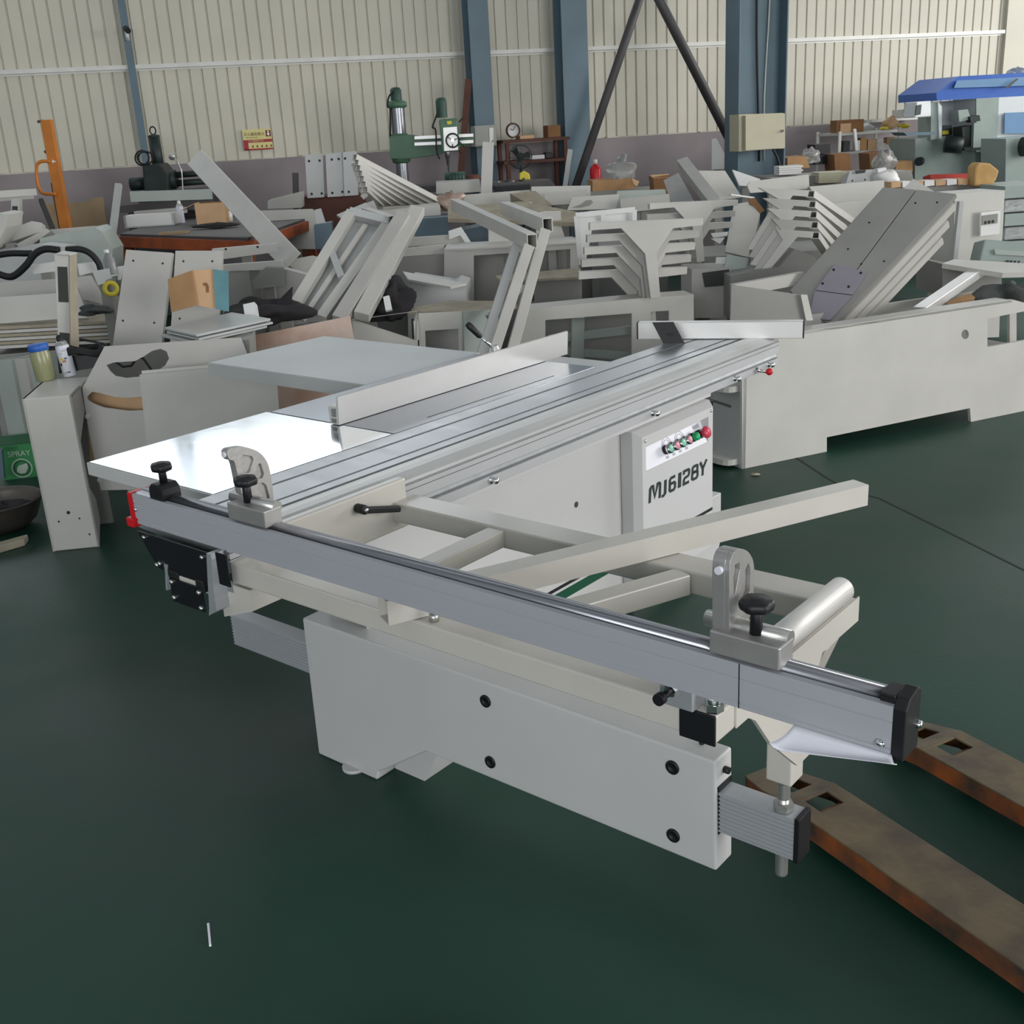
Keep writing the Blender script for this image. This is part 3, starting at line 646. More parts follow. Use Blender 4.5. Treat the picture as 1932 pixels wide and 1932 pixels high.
# ================================================================== helpers for placing things in depth
def plane(p0, az, tilt):
    a, t = radians(az), radians(tilt); n0 = Vector((sin(a), -cos(a), 0)); d = Vector((cos(a), sin(a), 0))
    up = Vector((0, 0, cos(t))) - n0 * sin(t); n = d.cross(up).normalized()
    return (n if n.dot(EYE - p0) > 0 else -n), d, up
def anchor(px, Y=None, z=None): return at_z(px[0], px[1], z) if z is not None else at_y(px[0], px[1], Y)
def panel(name, label, cat, m, pts, Y=None, z=None, az=0, tilt=0, th=.03, holes=(), bevel=0, group=None, parent=None, off=0.0, ret=False, prop=False):
    p0 = anchor(pts[0], Y, z); n, d, up = plane(p0, az, tilt); p0 = p0 - n * off
    O = [on_plane(x, y, p0, n) for x, y in pts]; Hs = [[on_plane(x, y, p0, n) for x, y in h] for h in holes]
    q = MB()
    if Hs: q.plate(O, Hs, -n * th)
    else: q.prism(O, -n * th)
    o = q.build(name, m, parent, bevel, label, cat, group, world=True)
    if prop:
        c_ = sum(O, Vector()) / len(O) - n * th * .5; zl = min(v.z for v in O)
        k = MB(); k.box(c_.x - .03, c_.x + .03, c_.y, c_.y + .06, 0, max(zl, .05) + (.0 if tilt > 45 else .02)); k.build('prop_leg', 'part_shadow', o, world=True)
    return (o, p0, n) if ret else o
def dots(o, p0, n, pxs, r, m='black_plate', name='hole'):
    for x, y in pxs:
        c = on_plane(x, y, p0, n); q = MB(); q.cyl(c + n * .0012, c - n * .002, r, n=10); q.build(name, m, o, world=True)
def bar(name, label, cat, m, a, Ya, b, Yb, w, h, wall=None, up=(0, 0, 1), bevel=0, group=None, parent=None, za=None, zb=None):
    q = MB(); q.beam(anchor(a, Ya, za), anchor(b, Yb, zb), w, h, up, wall); return q.build(name, m, parent, bevel, label, cat, group, world=True)
def circle_px(cx, cy, rx, ry=None, n=16): return [(cx + rx * cos(2 * pi * k / n), cy + (ry or rx) * sin(2 * pi * k / n)) for k in range(n)]
def ubox(name, label, cat, m, px, Y=None, z=None, az=0, W=.3, D=.3, H=.3, bevel=0, parent=None, group=None, base=None):
    """upright box whose near-left bottom corner is seen at px"""
    p = anchor(px, Y, z); a = radians(az); d = Vector((cos(a), sin(a), 0)); b = Vector((-sin(a), cos(a), 0))
    q = MB(); q.prism([p, p + d * W, p + d * W + b * D, p + b * D], (0, 0, H)); o = q.build(name, m, parent, bevel, label, cat, group, world=True)
    return o

# ================================================================== right: the big machine body standing on the floor
p0 = at_z(1400, 885, 0); BA = 23.9
nb, db, ub = plane(p0, BA, 0); bb = -nb
mbody = thing('unfinished_machine', 'long grey sheet-metal machine body with notched base standing at the right', 'machine body', p0)
def onb(x, y): return on_plane(x, y, p0, nb)
out = [onb(1400, 885), onb(1560, 853), onb(1560, 825), onb(1830, 770), onb(1832, 797), onb(1985, 766), onb(1985, 585), onb(1910, 565), onb(1516, 625), onb(1400, 643)]
for i in (0, 1, 4, 5): out[i].z = 0.0
q = MB(); q.plate(out, [[onb(x, y) for x, y in circle_px(1821, 631, 7, 9)], [onb(x, y) for x, y in ((1863, 601), (1945, 585), (1945, 640), (1863, 655))]], bb * .02); fp = q.build('front_panel', 'part_light', mbody, world=True)
def lift(v, z): return Vector((v.x, v.y, z))
A = out[0]; zt_ = out[9].z
q = MB(); q.prism([A, A + bb * .26, lift(A + bb * .26, zt_), lift(A, zt_)], db * .02); q.build('side_panel', 'part_cool', mbody, world=True)
E_ = lift(out[5], 0); q = MB(); q.prism([A + bb * .55, E_ + bb * .55, lift(E_ + bb * .55, .62), lift(A + bb * .55, .62)], bb * .02); q.build('back_panel', 'part_grey', mbody, world=True)
tp = [out[8], out[7], out[7] + bb * .12, out[8] + bb * .12]; q = MB(); q.prism([v - Vector((0, 0, .003)) for v in tp], (0, 0, -.012)); q.build('top_flange', 'part_light', mbody, world=True)
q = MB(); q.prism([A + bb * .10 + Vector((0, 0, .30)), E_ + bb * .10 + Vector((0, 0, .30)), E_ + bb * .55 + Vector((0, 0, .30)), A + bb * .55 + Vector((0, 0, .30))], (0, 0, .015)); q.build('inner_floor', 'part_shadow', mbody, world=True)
for z in (.018, .40):
    c0 = lift(A, z); arc = [c0 + bb * .03, c0 + bb * .23] + [c0 + bb * (.13 + .10 * cos(t)) - db * (.04 + .05 * sin(t)) for t in [k * pi / 8 for k in range(9)]]
    q = MB(); q.prism(arc, (0, 0, .03)); q.build('hinge_tab', 'part_light', mbody, world=True)
panel('louvre_post', None, None, 'part_light', [(1905, 592), (1918, 590), (1918, 647), (1905, 650)], Y=at_y(1905, 592, 6.5).y, az=BA, th=.02, parent=mbody)

# leaning wide channels (a stack of four) above the body
LT = 34
def lean(pts, i, name='sheet_channel', label=None, th=.05, m='part_grey', zl=.60):
    return panel(name, label, 'channel', m, pts, z=zl, az=-30, tilt=LT, th=th, off=i, bevel=.004, group='wide channels leaning at the right')
l2, pa, na = panel('sheet_channel', 'top wide grey channel of the leaning stack, beside the purple plates', 'channel', 'part_shadow', [(1547, 604), (1574, 612), (1804, 366), (1730, 358)], z=.58, az=-30, tilt=LT, th=.04, group='wide channels leaning at the right', ret=True)  # darker paint carries the shade of the upward channel faces
dots(l2, pa, na, ((1727, 383), (1768, 382), (1625, 498), (1668, 493)), .006)
q = MB(); q.prism([on_plane(x, y, pa, na) for x, y in ((1490, 548), (1546, 602), (1728, 357.5), (1666, 353))], -na * .04); lo_ = q.build('sheet_channel', 'part_shadow', None, .003, 'leftmost wide grey channel leaning behind the machine body', 'channel', 'wide channels leaning at the right')  # same shade put into the paint as on the channel beside it
dots(lo_, pa, na, ((1600, 470), (1640, 420)), .006)
w_ = (on_plane(1804, 366, pa, na) - on_plane(1730, 358, pa, na)); le = (on_plane(1804, 366, pa, na) - on_plane(1574, 612, pa, na)); q0 = on_plane(1574, 612, pa, na)
sd_ = (w_ - le * (w_.dot(le) / le.dot(le))).normalized()
for i, lb in enumerate(('second wide channel down in the leaning stack at the right', 'third wide channel down in the leaning stack at the right', 'lowest wide channel in the leaning stack at the right')):
    b0 = q0 - na * (.052 + .085 * (i)) + sd_ * (.012 + .008 * i); b1 = b0 + le * (.97 - .07 * i)
    q = MB(); q.prism([b0, b1, b1 - sd_ * .30, b0 - sd_ * .30], -na * .068); q.build('sheet_channel', 'part_light', None, .004, lb, 'channel', 'wide channels leaning at the right')
def on_sheet(nm, lb, pts, o_=.012):
    p_ = pa + na * o_; q = MB(); q.prism([on_plane(x, y, p_, na) for x, y in pts], -na * .010); return q.build(nm, 'purple_plate', None, .001, lb, 'plate')
pp = on_sheet('perforated_plate', 'purple-grey plate with four holes leaning on the wide channels', [(1538, 547), (1608, 556), (1636, 512), (1574, 499)])
dots(pp, pa + na * .012, na, ((1573, 509), (1624, 515), (1552, 535), (1601, 541)), .008)
on_sheet('plain_plate', 'plain purple-grey plate below the one with holes', [(1537, 548.5), (1607, 557.5), (1566, 604), (1526, 600)])
bar('aluminium_bar', 'bright aluminium bar leaning out of the machine body at the right', 'bar', 'alu_bright', (1735, 588), 6.15, (1858, 503), 6.9, .075, .05, bevel=.002)
ow, pa, na = panel('open_tray', 'dark open sheet-metal tray behind the stop bar', 'tray', 'part_shadow', [(1380, 537), (1511, 556), (1532, 606), (1378, 604)], Y=5.75, az=4, tilt=6, th=.02, ret=True)
panel('tray_edge', None, None, 'part_light', [(1511, 556), (1523, 556), (1534, 604), (1521, 605)], Y=5.74, az=4, tilt=6, th=.02, parent=ow)
bar('edge_rail', 'white rail lying behind the open tray', 'rail', 'part_light', (1382, 548), 6.3, (1512, 524), 6.6, .04, .07)
q = MB(); q.blob(at_y(1905, 560, 6.35), .17, .13, .075, seed=3, amp=.45); q.build('rag', 'grey_cloth', None, 0, 'dark grey rag draped over the corner of the machine body', 'rag')
q = MB(); q.prism([at_y(x, y, 6.3) for x, y in ((1792, 577), (1815, 566), (1838, 560), (1846, 563), (1820, 575), (1800, 580))], (0, .05, .012)); q.build('cardboard_scrap', 'cardboard', None, 0, 'scrap of brown cardboard on the machine body beside the rag', 'cardboard')
# parts behind the machine body
wc, pa, na = panel('control_cabinet', 'white cabinet with a small switch recess behind the leaning channels', 'cabinet', 'part_light', [(1792, 640), (1885, 636), (1890, 470), (1896, 359), (1802, 366)], Y=8.0, az=12, tilt=0, th=.3, ret=True)
sp_, pa, na = panel('switch_panel', None, None, 'white_plastic', [(1851, 401), (1888, 397), (1886, 441), (1850, 446)], Y=7.96, az=12, th=.02, parent=wc, ret=True)
rc_, pa, na = panel('switch_recess', None, None, 'part_shadow', [(1853, 407), (1883, 403), (1882, 421), (1853, 425)], Y=7.955, az=12, th=.005, parent=wc, ret=True)
dots(wc, pa, na, ((1859, 420), (1866, 419), (1873, 418)), .012)
bar('corner_post', None, None, 'part_cool', (1812, 380), 7.93, (1800, 490), 7.93, .05, .03, parent=wc)
gc, pa, na = panel('machine_cover', 'grey-green machine cover with a row of slots at the right edge', 'machine cover', 'machine_grey', [(1845, 505), (1932, 512), (1990, 515), (1990, 462), (1858, 451)], Y=7.2, az=-8, tilt=10, th=.25, bevel=.01, ret=True)
for i in range(8): panel('slot', None, None, 'black_plate', [(1900 + 7 * i, 491 + .4 * i), (1904 + 7 * i, 491 + .4 * i), (1902 + 7 * i, 495 + .4 * i), (1898 + 7 * i, 495 + .4 * i)], Y=7.17, az=-8, tilt=10, th=.006, parent=gc)
panel('recess', None, None, 'part_green', [(1876, 470), (1985, 478), (1985, 486), (1878, 480)], Y=7.18, az=-8, tilt=10, th=.006, parent=gc)
panel('cream_worktop', 'cream worktop edge below the slotted machine cover', 'worktop', 'part_light', [(1778, 497), (1892, 515), (1990, 512), (1990, 500), (1800, 489)], Y=6.9, az=0, tilt=82, th=.03)
panel('dark_box', 'open dark box below the cream worktop at the right', 'box', 'part_shadow', [(1778, 498), (1890, 516), (1890, 560), (1778, 560)], Y=6.95, az=3, th=.4)

# ---------------------------------------------------------------- the low machine base behind the far end of the saw
lb_, pa, na = panel('machine_chassis', 'low cream machine base with a wide opening behind the stop bar', 'machine base', 'part_light', [(979, 584), (1196, 564), (1309, 556), (1309, 612), (1320, 700), (1320, 790), (975, 790)], Y=6.6, az=6, th=.02, holes=[[(1029, 604), (1192, 591), (1192, 720), (1029, 730)], [(1228, 588), (1262, 586), (1262, 640), (1228, 642)]], ret=True)
panel('top_flange', None, None, 'part_light', [(979, 584), (1196, 564), (1309, 556), (1290, 548), (1180, 556), (990, 574)], Y=6.6, az=6, tilt=86, th=.012, parent=lb_)
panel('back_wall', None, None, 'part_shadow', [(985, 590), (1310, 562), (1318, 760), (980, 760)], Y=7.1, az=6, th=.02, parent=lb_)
for i, (a, b) in enumerate((((1035, 640), (1190, 622)), ((1040, 660), (1190, 672)), ((1060, 690), (1190, 700)))):
    bar('inner_brace', None, None, 'part_green', a, 6.95, b, 6.95, .03, .05, parent=lb_)
panel('inner_post', None, None, 'part_green', [(1080, 600), (1103, 600), (1100, 760), (1074, 760)], Y=6.9, az=6, th=.05, parent=lb_)
# cabinets with square openings behind the rip fence
ca, pa, na = panel('cabinet_body', 'cream cabinet body with a square opening behind the rip fence', 'cabinet', 'part_light', [(789, 592), (874, 588), (880, 760), (795, 760)], Y=6.3, az=3, th=.02, holes=[[(802, 624), (865, 620), (867, 690), (805, 690)]], ret=True)
panel('side_wall', None, None, 'part_green', [(874, 588), (940, 582), (940, 740), (880, 760)], Y=6.3, az=32, th=.02, parent=ca)
panel('top_plate', None, None, 'worn_wood', [(735, 588), (874, 588), (975, 576), (972, 568), (846, 567)], Y=6.45, az=0, tilt=84, th=.02, parent=ca)
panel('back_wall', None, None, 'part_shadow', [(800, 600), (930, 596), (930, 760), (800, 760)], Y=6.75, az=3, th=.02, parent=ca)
cs, pa, na = panel('slotted_plate', 'cream panel with a narrow slot between the copper sheet and the cabinet', 'panel', 'part_light', [(664, 604), (786, 588), (793, 760), (680, 760)], Y=6.25, az=2, th=.03, holes=[[(780, 606), (789, 605), (791, 641), (782, 642)]], ret=True)
panel('slot_back', None, None, 'inside_dark', [(776, 602), (793, 600), (795, 648), (778, 648)], Y=6.31, az=2, th=.01, parent=cs)
cp, pa, na = panel('copper_sheet', 'stained copper-coloured sheet leaning behind the rear extension table', 'metal sheet', 'copper_sheet', [(476, 633), (661, 596), (690, 780), (690, 860), (530, 870)], Y=5.75, az=4, tilt=6, th=.008, ret=True, prop=True)
bar('channel_edge', 'narrow grey channel standing beside the copper sheet', 'channel', 'part_cool', (470, 640), 5.72, (480, 800), 5.6, .05, .04, up=(0, 1, 0))
# box rows behind
panel('sheet_box', 'blue-grey sheet-metal box in the middle of the heap', 'box', 'part_cool', [(770, 528), (850, 541), (862, 534), (880, 540), (880, 640), (770, 640)], Y=7.2, az=-3, th=.4)
panel('box_lid', 'flat dusty lid lying on the blue-grey box', 'lid', 'part_light', [(770, 527), (850, 541), (880, 534), (760, 512)], Y=7.15, az=0, tilt=80, th=.015)
bd, pa, na = panel('machine_chassis', 'cream machine frame with a wide dark opening in mid heap', 'machine frame', 'part_grey', [(838, 470), (862, 469), (1092, 456), (1092, 620), (838, 620)], Y=8.0, az=2, th=.02, holes=[[(894, 482), (1076, 470), (1076, 570), (894, 575)]], ret=True)
panel('top_flange', None, None, 'part_light', [(838, 470), (862, 469), (1092, 456), (1080, 446), (845, 459)], Y=8.0, az=2, tilt=86, th=.012, parent=bd)
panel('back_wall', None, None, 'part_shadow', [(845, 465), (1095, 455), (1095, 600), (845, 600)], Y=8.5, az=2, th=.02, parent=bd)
panel('shelf_plate', 'dusty shelf plate beside the leaning tube frames', 'plate', 'worn_wood', [(935, 520), (1095, 505), (1100, 522), (945, 530)], Y=7.4, az=2, tilt=80, th=.015)
pb_ = panel('low_box', 'low grey box with a dark slot under the dusty shelf plate', 'box', 'part_shadow', [(950, 531), (1098, 520), (1098, 640), (950, 640)], Y=7.35, az=2, th=.3)
panel('hatch', None, None, 'inside_dark', [(992, 558), (1008, 556), (1008, 568), (992, 570)], Y=7.345, az=2, th=.003, parent=pb_)
# dark teal box and beams
panel('teal_box', 'dark teal box lying in the heap behind the leaning trays', 'box', 'blue_steel', [(783, 413), (846, 409), (848, 440), (920, 424), (925, 560), (783, 560)], Y=8.8, az=3, th=.3)
panel('heap_beam', 'cream channel lying in front of the dark teal box', 'channel', 'part_light', [(770, 449), (880, 442), (884, 462), (770, 465)], Y=8.3, az=4, th=.06)

# ---------------------------------------------------------------- upright tube frames
def tube_frame(lbl, open_px, Yo, leg_px, Yl, back_px, Yb, w=.058):
    t = thing('welded_trestle', lbl, 'tube frame', anchor(leg_px, Yl))
    a = anchor(open_px, Yo); b = anchor(leg_px, Yl); c = anchor(back_px, Yb)
    q = MB(); q.beam(a + (c - a).normalized() * -.03, c, w, w * 1.35, wall=.005); q.build('arm_tube', 'part_light', t, world=True)
    dn = (b - a).normalized(); q = MB(); q.beam(a + dn * w * .7, b + dn * .5, w, w, up=(0, 1, 0)); q.build('leg_tube', 'part_grey', t, .003, world=True)
    return t
tube_frame('taller welded tube frame leaning in the heap, its square end open', (1031, 424), 6.4, (972, 640), 6.0, (952, 392), 7.6)
tube_frame('shorter welded tube frame beside the taller one, its square end open', (1001, 454), 6.25, (938, 645), 5.9, (858, 386), 8.0)
bar('leaning_tube', 'thin grey tube leaning to the left of the welded tube frames', 'tube', 'part_cool', (976, 458), 6.5, (898, 700), 6.0, .05, .05, up=(0, 1, 0))
bar('cross_strut', 'short slanting strut between the welded tube frames', 'strut', 'part_shadow', (922, 600), 6.25, (985, 540), 6.4, .04, .03)

# ---------------------------------------------------------------- Y shaped weldments
def y_frame(lbl, x0, y0, s, Y, m, right=1.0, group='Y-shaped stands', az=4, prop=False):
    pts = [(x0, y0), (x0 + 214 * s * right, y0 - 9 * s), (x0 + 213 * s * right, y0 + 4 * s), (x0 + 157 * s * right, y0 + 10 * s), (x0 + 126 * s, y0 + 57 * s), (x0 + 133 * s, y0 + 140 * s), (x0 + 115 * s, y0 + 143 * s), (x0 + 104 * s, y0 + 58 * s), (x0 + 59 * s, y0 + 10 * s), (x0, y0 + 14 * s)]
    return panel('y_stand', lbl, 'stand', m, pts, Y=Y, az=az, th=.055, group=group, bevel=.002, prop=prop)
for i, lb in enumerate(('front Y-shaped stand of the nested pile beside the white frame', 'second Y-shaped stand, just behind and below the front one', 'third Y-shaped stand, in the middle of the nested pile', 'fourth Y-shaped stand from the front of the nested pile', 'rearmost and lowest Y-shaped stand of the nested pile')):
    y_frame(lb, 1113 - 5.2 * i, 421 + 23 * i, 1.0 + .01 * i, 6.60 + .062 * i, ('part_light', 'part_grey')[i % 2], right=1.0 - .02 * i)
for i, lb in enumerate(('Y-shaped stand on top of the pair behind the nested pile', 'lower Y-shaped stand of the pair behind the nested pile', 'slanted Y-shaped stand, the lowest of those behind the nested pile')):
    y_frame(lb, 1226 - 5 * i, 384 + 21 * i, .78, 7.6 + .06 * i, ('part_light', 'part_grey')[i % 2], group='Y-shaped stands behind', az=8, prop=True)
wfm, pa, na = panel('rimmed_sheet', 'white flat frame with a raised rim left of the Y-shaped stands', 'frame', 'white_plastic', [(1086, 405), (1198, 394), (1198, 420), (1118, 428), (1104, 500), (1093, 500)], Y=7.3, az=4, tilt=4, th=.03, ret=True)
for a, b in (((1086, 406), (1198, 395)), ((1087, 408), (1094, 487)), ((1138, 402), (1138, 416)), ((1197, 396), (1197, 419))): bar('rim', None, None, 'white_plastic', a, 7.28, b, 7.28, .02, .03, parent=wfm)
# chevron weldments at the right
for i, lb in enumerate(('topmost chevron-shaped weldment of the nested five', 'second chevron-shaped weldment from the top', 'third chevron-shaped weldment, the middle one', 'fourth chevron-shaped weldment from the top', 'lowest chevron-shaped weldment of the nested five')):
    dx, dy = 2.2 * i, 19.5 * i
    t = thing('chevron_stand', lb, 'stand', anchor((1500 + dx, 372 + dy), 7.4 - .02 * i), group='chevron-shaped weldments')
    a = anchor((1529 + dx, 366 + dy), 7.35 - .03 * i)
    q = MB(); q.beam(a, anchor((1608 - 8 * i, 420 + dy * 1.02), 8.1), .052, .044, wall=.005); q.build('arm_tube', 'part_light', t, world=True)
    panel('leg_plate', None, None, ('part_light', 'part_grey')[i % 2], [(1432 + 8 * i, 354 + dy), (1527 + dx, 359 + dy), (1524 + dx, 371 + dy), (1496 + dx, 369 + dy), (1422 + 3 * i, 472 + dy * .75), (1410 + 3 * i, 470 + dy * .75), (1468 + dx, 375 + dy)], Y=7.36 - .03 * i, az=-4, tilt=5, th=.05, parent=t)

# ---------------------------------------------------------------- leaning trays in the middle left
lt = thing('tray_frame', 'grey ladder-like tray frame leaning in the heap', 'frame', anchor((560, 600), 6.2))
def lbar(nm, m, a, Ya, b, Yb, w, h): bar(nm, None, None, m, a, Ya, b, Yb, w, h, up=(0, .8, -.6), parent=lt)
lbar('rail', 'part_light', (664, 402), 7.0, (536, 612), 6.2, .06, .05); lbar('rail', 'part_light', (732, 424), 6.95, (606, 602), 6.2, .06, .05)
lbar('cross_bar', 'part_cool', (660, 402), 7.0, (735, 420), 6.95, .05, .06); lbar('cross_bar', 'part_cool', (622, 465), 6.75, (645, 525), 6.5, .04, .04)
q = MB(); A_, B_, C_, D_ = anchor((668, 412), 7.05), anchor((722, 428), 7.0), anchor((596, 606), 6.28), anchor((540, 612), 6.28); nq = (B_ - A_).cross(D_ - A_).normalized(); q.prism([A_, B_, C_, D_], nq * (.01 if nq.y > 0 else -.01)); q.build('sheet', 'part_cool', lt, world=True)
lbar('ridge', 'part_light', (690, 425), 6.97, (570, 605), 6.22, .03, .02)
q = MB(); c_ = anchor((739, 416), 6.93); q.beam(c_, anchor((690, 400), 7.4), .055, .055, wall=.005); q.build('stub_tube', 'part_grey', lt, world=True)
bar('leaning_channel', 'wide grey channel leaning just right of the tray frame', 'channel', 'part_grey', (762, 405), 6.95, (640, 604), 6.15, .085, .05, up=(0, .8, -.6), bevel=.004)
bar('leaning_channel', 'rightmost of the two channels leaning beside the tray frame', 'channel', 'part_light', (788, 396), 7.05, (682, 598), 6.2, .09, .06, up=(0, .8, -.6), bevel=.004)
q = MB(); q.blob(anchor((733, 572), 6.5), .11, .09, .11, seed=5, amp=.7, n=36, m=20); q.build('cloth', 'black_cloth', None, 0, 'dark cloth stuffed beside the leaning channels', 'cloth')
bar('white_strip', 'short white strip standing in front of the dark cloth', 'strip', 'white_plastic', (729, 560), 6.3, (734, 586), 6.25, .035, .02, up=(0, 1, 0))
q = MB(); q.blob(anchor((488, 592), 6.05), .21, .12, .065, seed=8, amp=.7, n=36, m=20); q.build('cloth', 'black_cloth', None, 0, 'black crumpled cover lying at the foot of the tray frame', 'cloth')
panel('cover_flap', 'peaked black flap of cover against the tray frame', 'cloth', 'black_cloth', [(516, 600), (524, 568), (540, 552), (551, 541), (549, 568), (536, 590), (528, 604)], Y=6.02, az=-15, tilt=10, th=.012, prop=True)
bar('white_strip', 'short white channel standing behind the thin sheets', 'strip', 'white_plastic', (472, 575), 5.75, (478, 612), 5.7, .06, .05, up=(0, 1, 0))

# ---------------------------------------------------------------- long leaning beam and the orange table at the left
lbm = bar('leaning_beam', 'long pale channel beam leaning across the left background', 'beam', 'part_light', (371, 300), 9.2, (548, 490), 7.7, .16, .06, up=(0, -1, .25), bevel=.006)
ot = thing('steel_table', 'orange-legged steel table with clutter on it at the left', 'table', anchor((350, 520), 9.3))
TZ = 1.07
tq = [at_z(226, 441, TZ), at_z(468, 449, TZ), at_z(592, 407, TZ), at_z(345, 405, TZ)]
q = MB(); q.prism(tq, (0, 0, -.02)); q.build('table_top', 'dark_steel', ot, world=True)
ce = sum(tq, Vector()) / 4
for i in range(4):
    a, b = tq[i], tq[(i + 1) % 4]; q = MB(); q.beam(a + Vector((0, 0, -.06)), b + Vector((0, 0, -.06)), .06, .08); q.build('apron', 'rust_orange', ot, world=True)
    c_ = a + (ce - a).normalized() * .05; q = MB(); q.beam(Vector((c_.x, c_.y, 0)), Vector((c_.x, c_.y, TZ - .02)), .07, .07, up=(0, 1, 0)); q.build('leg', 'rust_orange', ot, world=True)
def on_table(x, y): return at_z(x, y, TZ + .001)
p = on_table(236, 431); q = MB(); a_ = Vector((1, .05, 0)); b_ = Vector((-.05, 1, 0))
tr = thing('plastic_tray', 'white plastic tray on the left end of the orange table', 'tray', p)
for (o0, o1, w1, d1) in ((0, 0, .42, .02), (0, .20, .42, .02), (0, 0, .02, .2), (.40, 0, .02, .2)):
    q = MB(); c0 = p + a_ * o0 + b_ * o1; q.prism([c0, c0 + a_ * w1, c0 + a_ * w1 + b_ * d1, c0 + b_ * d1], (0, 0, .10)); q.build('side', 'white_plastic', tr, world=True)
q = MB(); q.prism([p, p + a_ * .42, p + a_ * .42 + b_ * .22, p + b_ * .22], (0, 0, .01)); q.build('bottom', 'white_plastic', tr, world=True)
def spray_can(lbl, p, s=1.0, cap='white_plastic', dx=0.0):
    t = thing('spray_can', lbl, 'spray can', p); ax = Vector((dx, 0, 1)).normalized()
    q = MB(); q.lathe([(.0, 0), (.030 * s, 0), (.032 * s, .004), (.032 * s, .145 * s), (.029 * s, .152 * s)], p, ax, 20); q.build('can_body', 'label_white', t, world=True)
    q = MB(); q.lathe([(.030 * s, .152 * s), (.024 * s, .166 * s), (.017 * s, .172 * s), (0, .173 * s)], p, ax, 20); q.build('dome', 'zinc', t, world=True)
    q = MB(); q.lathe([(.016 * s, .172 * s), (.015 * s, .195 * s), (.008 * s, .20 * s), (0, .201 * s)], p, ax, 14); q.build('spray_cap', cap, t, world=True)
    return t, ax
spray_can('white spray can on the orange table', on_table(343, 421), .95)
cbx = thing('cardboard_box', 'open brown cardboard box on the orange table', 'cardboard box', on_table(370, 424))
p = on_table(372, 424); W_, D_, H_ = .25, .20, .17
for c0, vx, vz, mm in ((p, a_ * W_, Vector((0, 0, H_)), 'cardboard_light'), (p, b_ * D_, Vector((0, 0, H_)), 'cardboard'), (p + a_ * W_, b_ * D_, Vector((0, 0, H_)), 'cardboard'), (p + b_ * D_, a_ * W_, Vector((0, 0, H_)), 'cardboard_dark')):
    n_ = vx.cross(vz).normalized() * .004; q = MB(); q.prism([c0, c0 + vx, c0 + vx + vz, c0 + vz], n_); q.build('wall', mm, cbx, world=True)
q = MB(); c0 = p + Vector((0, 0, H_)); q.prism([c0, c0 + b_ * D_, c0 + b_ * D_ - a_ * .12 - Vector((0, 0, .05)), c0 - a_ * .12 - Vector((0, 0, .05))], (0, 0, .004)); q.build('flap', 'cardboard_light', cbx, world=True)
p = on_table(300, 444); q = MB(); q.prism([p, p + a_ * .20, p + a_ * .22 + b_ * .08, p + b_ * .07], (0, 0, .02)); q.build('wood_offcut', 'plank', None, 0, 'flat wood offcut at the front of the orange table', 'wood')
p = on_table(395, 432); q = MB(); q.blob(p + Vector((.05, .03, .022)), .16, .07, .02, seed=4, amp=.3); q.build('black_bag', 'black_cloth', None, 0, 'flat black bag before the cardboard box on the orange table', 'bag')
p = on_table(432, 418); q = MB(); q.lathe([(.0, 0), (.035, 0), (.04, .09), (.037, .09), (.03, .01)], p, (0, 0, 1), 14); q.build('cup', 'white_plastic', None, 0, 'white cup beside the cardboard box on the orange table', 'cup')
p = on_table(450, 416); q = MB(); q.cyl(p + Vector((0, 0, .02)), p + Vector((.12, .05, .02)), .02, n=12); q.build('pipe_fitting', 'zinc', None, 0, 'small metal fitting lying on the orange table', 'fitting')

# ================================================================== left foreground heap
# standing leg casing (inverted L box) with a jar and a spray can on its ledge
A = at_z(100, 1041, 0); B = at_z(188, 1032, 0); dl = (B - A).normalized(); bl = Vector((-dl.y, dl.x, 0)); WL = (B - A).length; HL = .712
lg_ = thing('leg_casing', 'tall pale leg casing standing on the floor at the left', 'leg casing', A)
q = MB(); q.prism([A, B, B + bl * .012, A + bl * .012], (0, 0, HL)); fp = q.build('front_panel', 'part_light', lg_, .006, world=True)
nl = -bl
dots(fp, A, nl, ((129, 968), (150, 978), (111, 984), (169, 1008)), .0045)
q = MB(); c_ = on_plane(129, 967, A, nl); q.cyl(c_ + nl * .0015, c_ - nl * .002, .008, n=12); q.build('hole', 'black_plate', fp, world=True)
# right side: stepped flange
zf = lambda z: Vector((0, 0, z))
q = MB(); q.prism([B + bl * y + zf(z) for y, z in ((0, 0), (.10, .10), (.10, .20), (.02, .28), (.02, .50), (.20, .60), (.20, HL), (0, HL))], -dl * .008); q.build('side_panel', 'part_shadow', lg_, world=True)
q = MB(); q.prism([A + bl * y + zf(z) for y, z in ((0, 0), (.10, 0), (.10, .50), (.36, .60), (.36, HL), (0, HL))], dl * .008); q.build('side_panel', 'part_grey', lg_, world=True)
q = MB(); q.prism([A + bl * .005, B + bl * .005, B + bl * .40, A + bl * .40], (0, 0, .012)); t_ = q.build('ledge', 'part_light', lg_, world=True); t_.location.z += HL - .012
q = MB(); q.prism([A + bl * .34, B + bl * .34, B + bl * .36, A + bl * .36], (0, 0, .70)); q.build('back_panel', 'part_shadow', lg_, world=True)
# jar with blue lid
p = at_z(88, 716, HL + .001); jr = thing('plastic_jar', 'cloudy plastic jar with a blue screw lid on the leg casing', 'jar', p); ax = Vector((-.07, 0, 1)).normalized()
q = MB(); q.lathe([(0, 0), (.043, 0), (.046, .006), (.046, .120), (.040, .135), (.040, .142)], p, ax, 24); q.build('jar_body', 'jar_plastic', jr, world=True)
q = MB(); q.lathe([(.044, .138), (.046, .140), (.046, .166), (.042, .170), (0, .171)], p, ax, 24); q.build('lid', 'blue_lid', jr, world=True)
